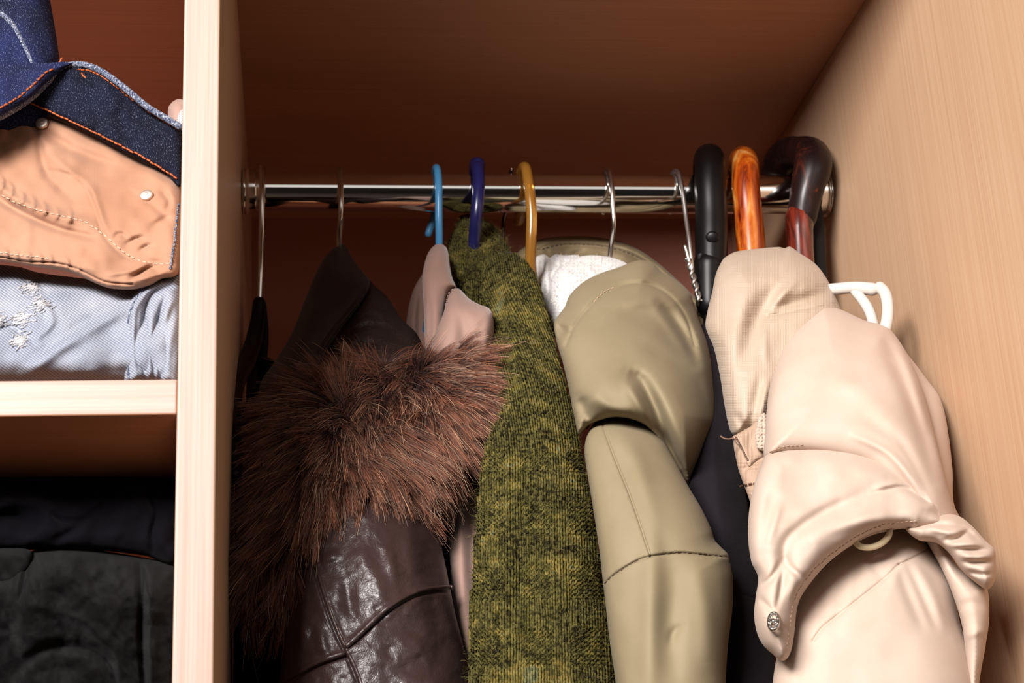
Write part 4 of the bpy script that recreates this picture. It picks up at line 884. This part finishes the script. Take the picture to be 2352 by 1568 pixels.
t3 = Cloth([(-260, 1330), (-60, 1300), (60, 1275), (80, 1262), (160, 1255), (260, 1268), (330, 1280), (380, 1290), (416, 1310), (416, 1700), (416, 1830), (-260, 1830)], [(1250, .868), (1400, .842), (1830, .825)], T=.030, R=70, step=6, lim=LIMB, noise=[(70, .005, 73), (25, .0015, 74), (8, .0006, 75)],
           folds=[([(322, 1300), (326, 1380), (324, 1460), (330, 1560), (335, 1700)], 9, -.010), ([(345, 1340), (350, 1440), (352, 1540)], 14, .005), ([(40, 1540), (80, 1500), (160, 1480), (240, 1510), (262, 1580)], 14, -.007), ([(110, 1400), (190, 1430), (250, 1490)], 16, .004), ([(60, 1290), (56, 1340), (44, 1380)], 8, -.005)])
o = t3.build('folded_fleece', M['fleece']); tag(o, 'black fuzzy fleece folded at the bottom of the pile under the shelf', 'folded clothes')

# ------------------------------------------------------------------ fur of the leather coat
def rootson(surf, n, margin=4, poly=None):
    poly = surf.ol if poly is None else poly; x0, y0 = poly.min(0); x1, y1 = poly.max(0); X = []
    while sum(len(a) for a in X) < n:
        q = RNG.uniform((x0, y0), (x1, y1), (n * 2, 2)); q = q[inside(q[:, 0], q[:, 1], poly)]; X.append(q)
    q = np.vstack(X)[:n]; return q
def frames(surf, q):
    c = surf.front(q[:, 0], q[:, 1]); a = surf.front(q[:, 0] + 3, q[:, 1]) - c; b = surf.front(q[:, 0], q[:, 1] + 3) - c
    n_ = np.cross(a, b); n_ /= np.linalg.norm(n_, axis=1)[:, None] + 1e-12; n_[n_[:, 1] > 0] *= -1
    return c, n_
RIGHT, DOWN = P(1177, 784, 1.0) - P(1176, 784, 1.0), P(1176, 785, 1.0) - P(1176, 784, 1.0)
RIGHT /= np.linalg.norm(RIGHT); DOWN /= np.linalg.norm(DOWN)
def fur_dir(q):
    """how the pile lies: away from the parting that runs along the collar"""
    part = np.array([(935, 868.), (880, 890), (820, 925), (775, 960)])
    D, S, T = segd(q[:, 0], q[:, 1], part)
    ln = cr(part, False, 4); d2 = ((q[:, None] - ln[None]) ** 2).sum(-1); k = d2.argmin(1); v = q - ln[k]
    v /= np.linalg.norm(v, axis=1)[:, None] + 1e-6
    w = np.clip(D / 40, 0, 1)[:, None]
    flow = np.stack([-.10 + .0012 * (q[:, 0] - 820), np.full(len(q), .40)], -1)
    d = v * w * .8 + flow
    d += np.stack([nz(q[:, 0] / 38, q[:, 1] / 38, 80), nz(q[:, 0] / 38, q[:, 1] / 38, 81)], -1) * .5
    d += np.stack([nz(q[:, 0] / 14, q[:, 1] / 14, 83), nz(q[:, 0] / 14, q[:, 1] / 14, 84)], -1) * .45
    return d / (np.linalg.norm(d, axis=1)[:, None] + 1e-6)
NF = 46000
q = rootson(fc, NF); c, nr_ = frames(fc, q); d = fur_dir(q)
L = RNG.uniform(.014, .030, NF) * (1 + .25 * nz(q[:, 0] / 60, q[:, 1] / 60, 82))
low = np.clip((q[:, 1] - 1150) / 200, 0, 1); L *= 1 + .25 * low
lift = RNG.uniform(.25, .62, NF)
tan = d[:, :1] * RIGHT + d[:, 1:] * DOWN
tip = c + (tan * (1 - lift * .35)[:, None] + nr_ * lift[:, None]) * L[:, None] + RNG.normal(0, .0022, (NF, 3))
# strands gather into tufts
from mathutils.kdtree import KDTree
NC = 1500; ci = RNG.choice(NF, NC, replace=False); kd = KDTree(NC)
for i, k in enumerate(ci): kd.insert((q[k, 0], q[k, 1], 0), i)
kd.balance(); own = np.array([ci[kd.find((a, b, 0))[1]] for a, b in q])
g = RNG.uniform(.45, .85, NF)[:, None]; tip = tip * (1 - g) + (tip[own]) * g
ts_ = np.linspace(0, 1, 8)[None, :, None]
mid = c + (nr_ * .75 + tan * .35) * (L * .5)[:, None]
S = (1 - ts_) ** 2 * (c - nr_ * .001)[:, None] + 2 * ts_ * (1 - ts_) * mid[:, None] + ts_ ** 2 * tip[:, None]
S += (np.array([[[0, 0, -1.]]]) * (ts_ ** 2.2) * .003)
S[:, 1:] += RNG.normal(0, .0002, S[:, 1:].shape)
fr = strands('fur', S.astype(np.float32), .00013, .00003, M['fur'], fo)
NG = 3600; k = RNG.choice(NF, NG, replace=False); G = S[k]; st_ = G[:, :1]; G = st_ + (G - st_) * RNG.uniform(1.02, 1.28, (NG, 1, 1)) + ts_ * RNG.normal(0, .0022, (NG, 1, 3)) + nr_[k][:, None] * ts_ * .0012
strands('guard_hair', G.astype(np.float32), .00017, .00005, M['guard'], fo)

# ------------------------------------------------------------------ knitted surface of the sweater
def knit(surf, name, axis, wale, row, y0, y1, r, parent, purl=None):
    """rows of yarn loops laid over the cloth; axis gives the wale centre line (py -> px)"""
    ax = pchip([a[1] for a in axis], [a[0] for a in axis]); items = []
    ys = []; y = y0
    while y < y1: ys.append(y); y += row(y)
    for ri, yb in enumerate(ys):
        h = row(yb); xs_all = []
        K = 30; t = np.arange(-K * 9, K * 9 + 1) / 9.0 * 1.0           # in wales
        ph = 2 * np.pi * t
        xx = t + .13 * np.sin(2 * ph); yy = -np.cos(ph) * .95; zz = np.cos(2 * ph)
        wl = np.floor(t + .5)
        if purl is not None: sgn = np.where(purl(wl, ri), -1.0, 1.0)
        else: sgn = 1.0
        py = yb + yy * h; px = ax(py) + xx * wale(py)
        px = px + nz(px / 9, py / 9, 90) * .8; py = py + nz(px / 9, py / 9, 91) * .9
        ok = inside(px, py, surf.ol); idx = np.where(ok)[0]
        if len(idx) < 6: continue
        for seg in np.split(idx, np.where(np.diff(idx) > 1)[0] + 1):
            if len(seg) < 6: continue
            base, nn = frames(surf, np.stack([px[seg], py[seg]], -1))
            zoff = (sgn[seg] if purl is not None else 1.0) * -zz[seg] * .00055 + .0009
            items.append((base + nn * zoff[:, None], r))
    return many_tubes(name, items, M['yarn'], parent, 5)
axis = [(1105, 560), (1120, 640), (1165, 760), (1215, 900), (1235, 1050), (1238, 1250), (1242, 1568), (1255, 1850)]
def purl(w, r):
    return (((w + 60) % 9) >= 3) & ((r % 14) > 5) & (r > 50)
kn = knit(gf, 'knitted_surface', axis, lambda y: np.interp(y, [560, 800, 1100, 1850], [9.8, 10.6, 11.4, 13.2]), lambda y: float(np.interp(y, [560, 700, 900, 1200, 1850], [8.0, 8.6, 9.2, 10.4, 11.4])), 590, 1800, .00076, gs, purl)
tag(kn, kind='stuff')
ki = knit(gi, 'knitted_collar', [(1100, 560), (1110, 820)], lambda y: 9.0 + 0 * y, lambda y: 7.5, 592, 800, .0008, gs); tag(ki, kind='stuff')
kb = knit(gb, 'knitted_collar', [(1090, 480), (1100, 660)], lambda y: 8.0 + 0 * y, lambda y: 7.0, 500, 645, .0008, gs)
tag(kb, kind='stuff')
def fuzz(name, surf, n, L, mat, parent, r=.00005, lift=.0015):
    q = rootson(surf, n); c, nn = frames(surf, q); d = RNG.normal(0, 1, (n, 3)); d /= np.linalg.norm(d, axis=1)[:, None]
    ln = RNG.uniform(.3, 1, n)[:, None] * L; t = np.linspace(0, 1, 5)[None, :, None]; c = c + nn * lift
    S = c[:, None] + t * ((nn * .6 + d * .8) * ln)[:, None] + (t * (1 - t)) * (RNG.normal(0, 1, (n, 1, 3)) * L * .9)
    return tag(strands(name, S.astype(np.float32), r, r * .6, mat, parent), kind='stuff')
fuzz('wool_fuzz', gf, 9000, .0055, M['fuzz_green'], gs)
fuzz('wool_fuzz', gb, 2500, .006, M['fuzz_green'], gs)
fuzz('fleece_pile', s2, 900, .0030, M['fuzz_white'], op, .00008, 0)
fuzz('fleece_pile', s1, 500, .0030, M['fuzz_white'], op, .00008, 0)
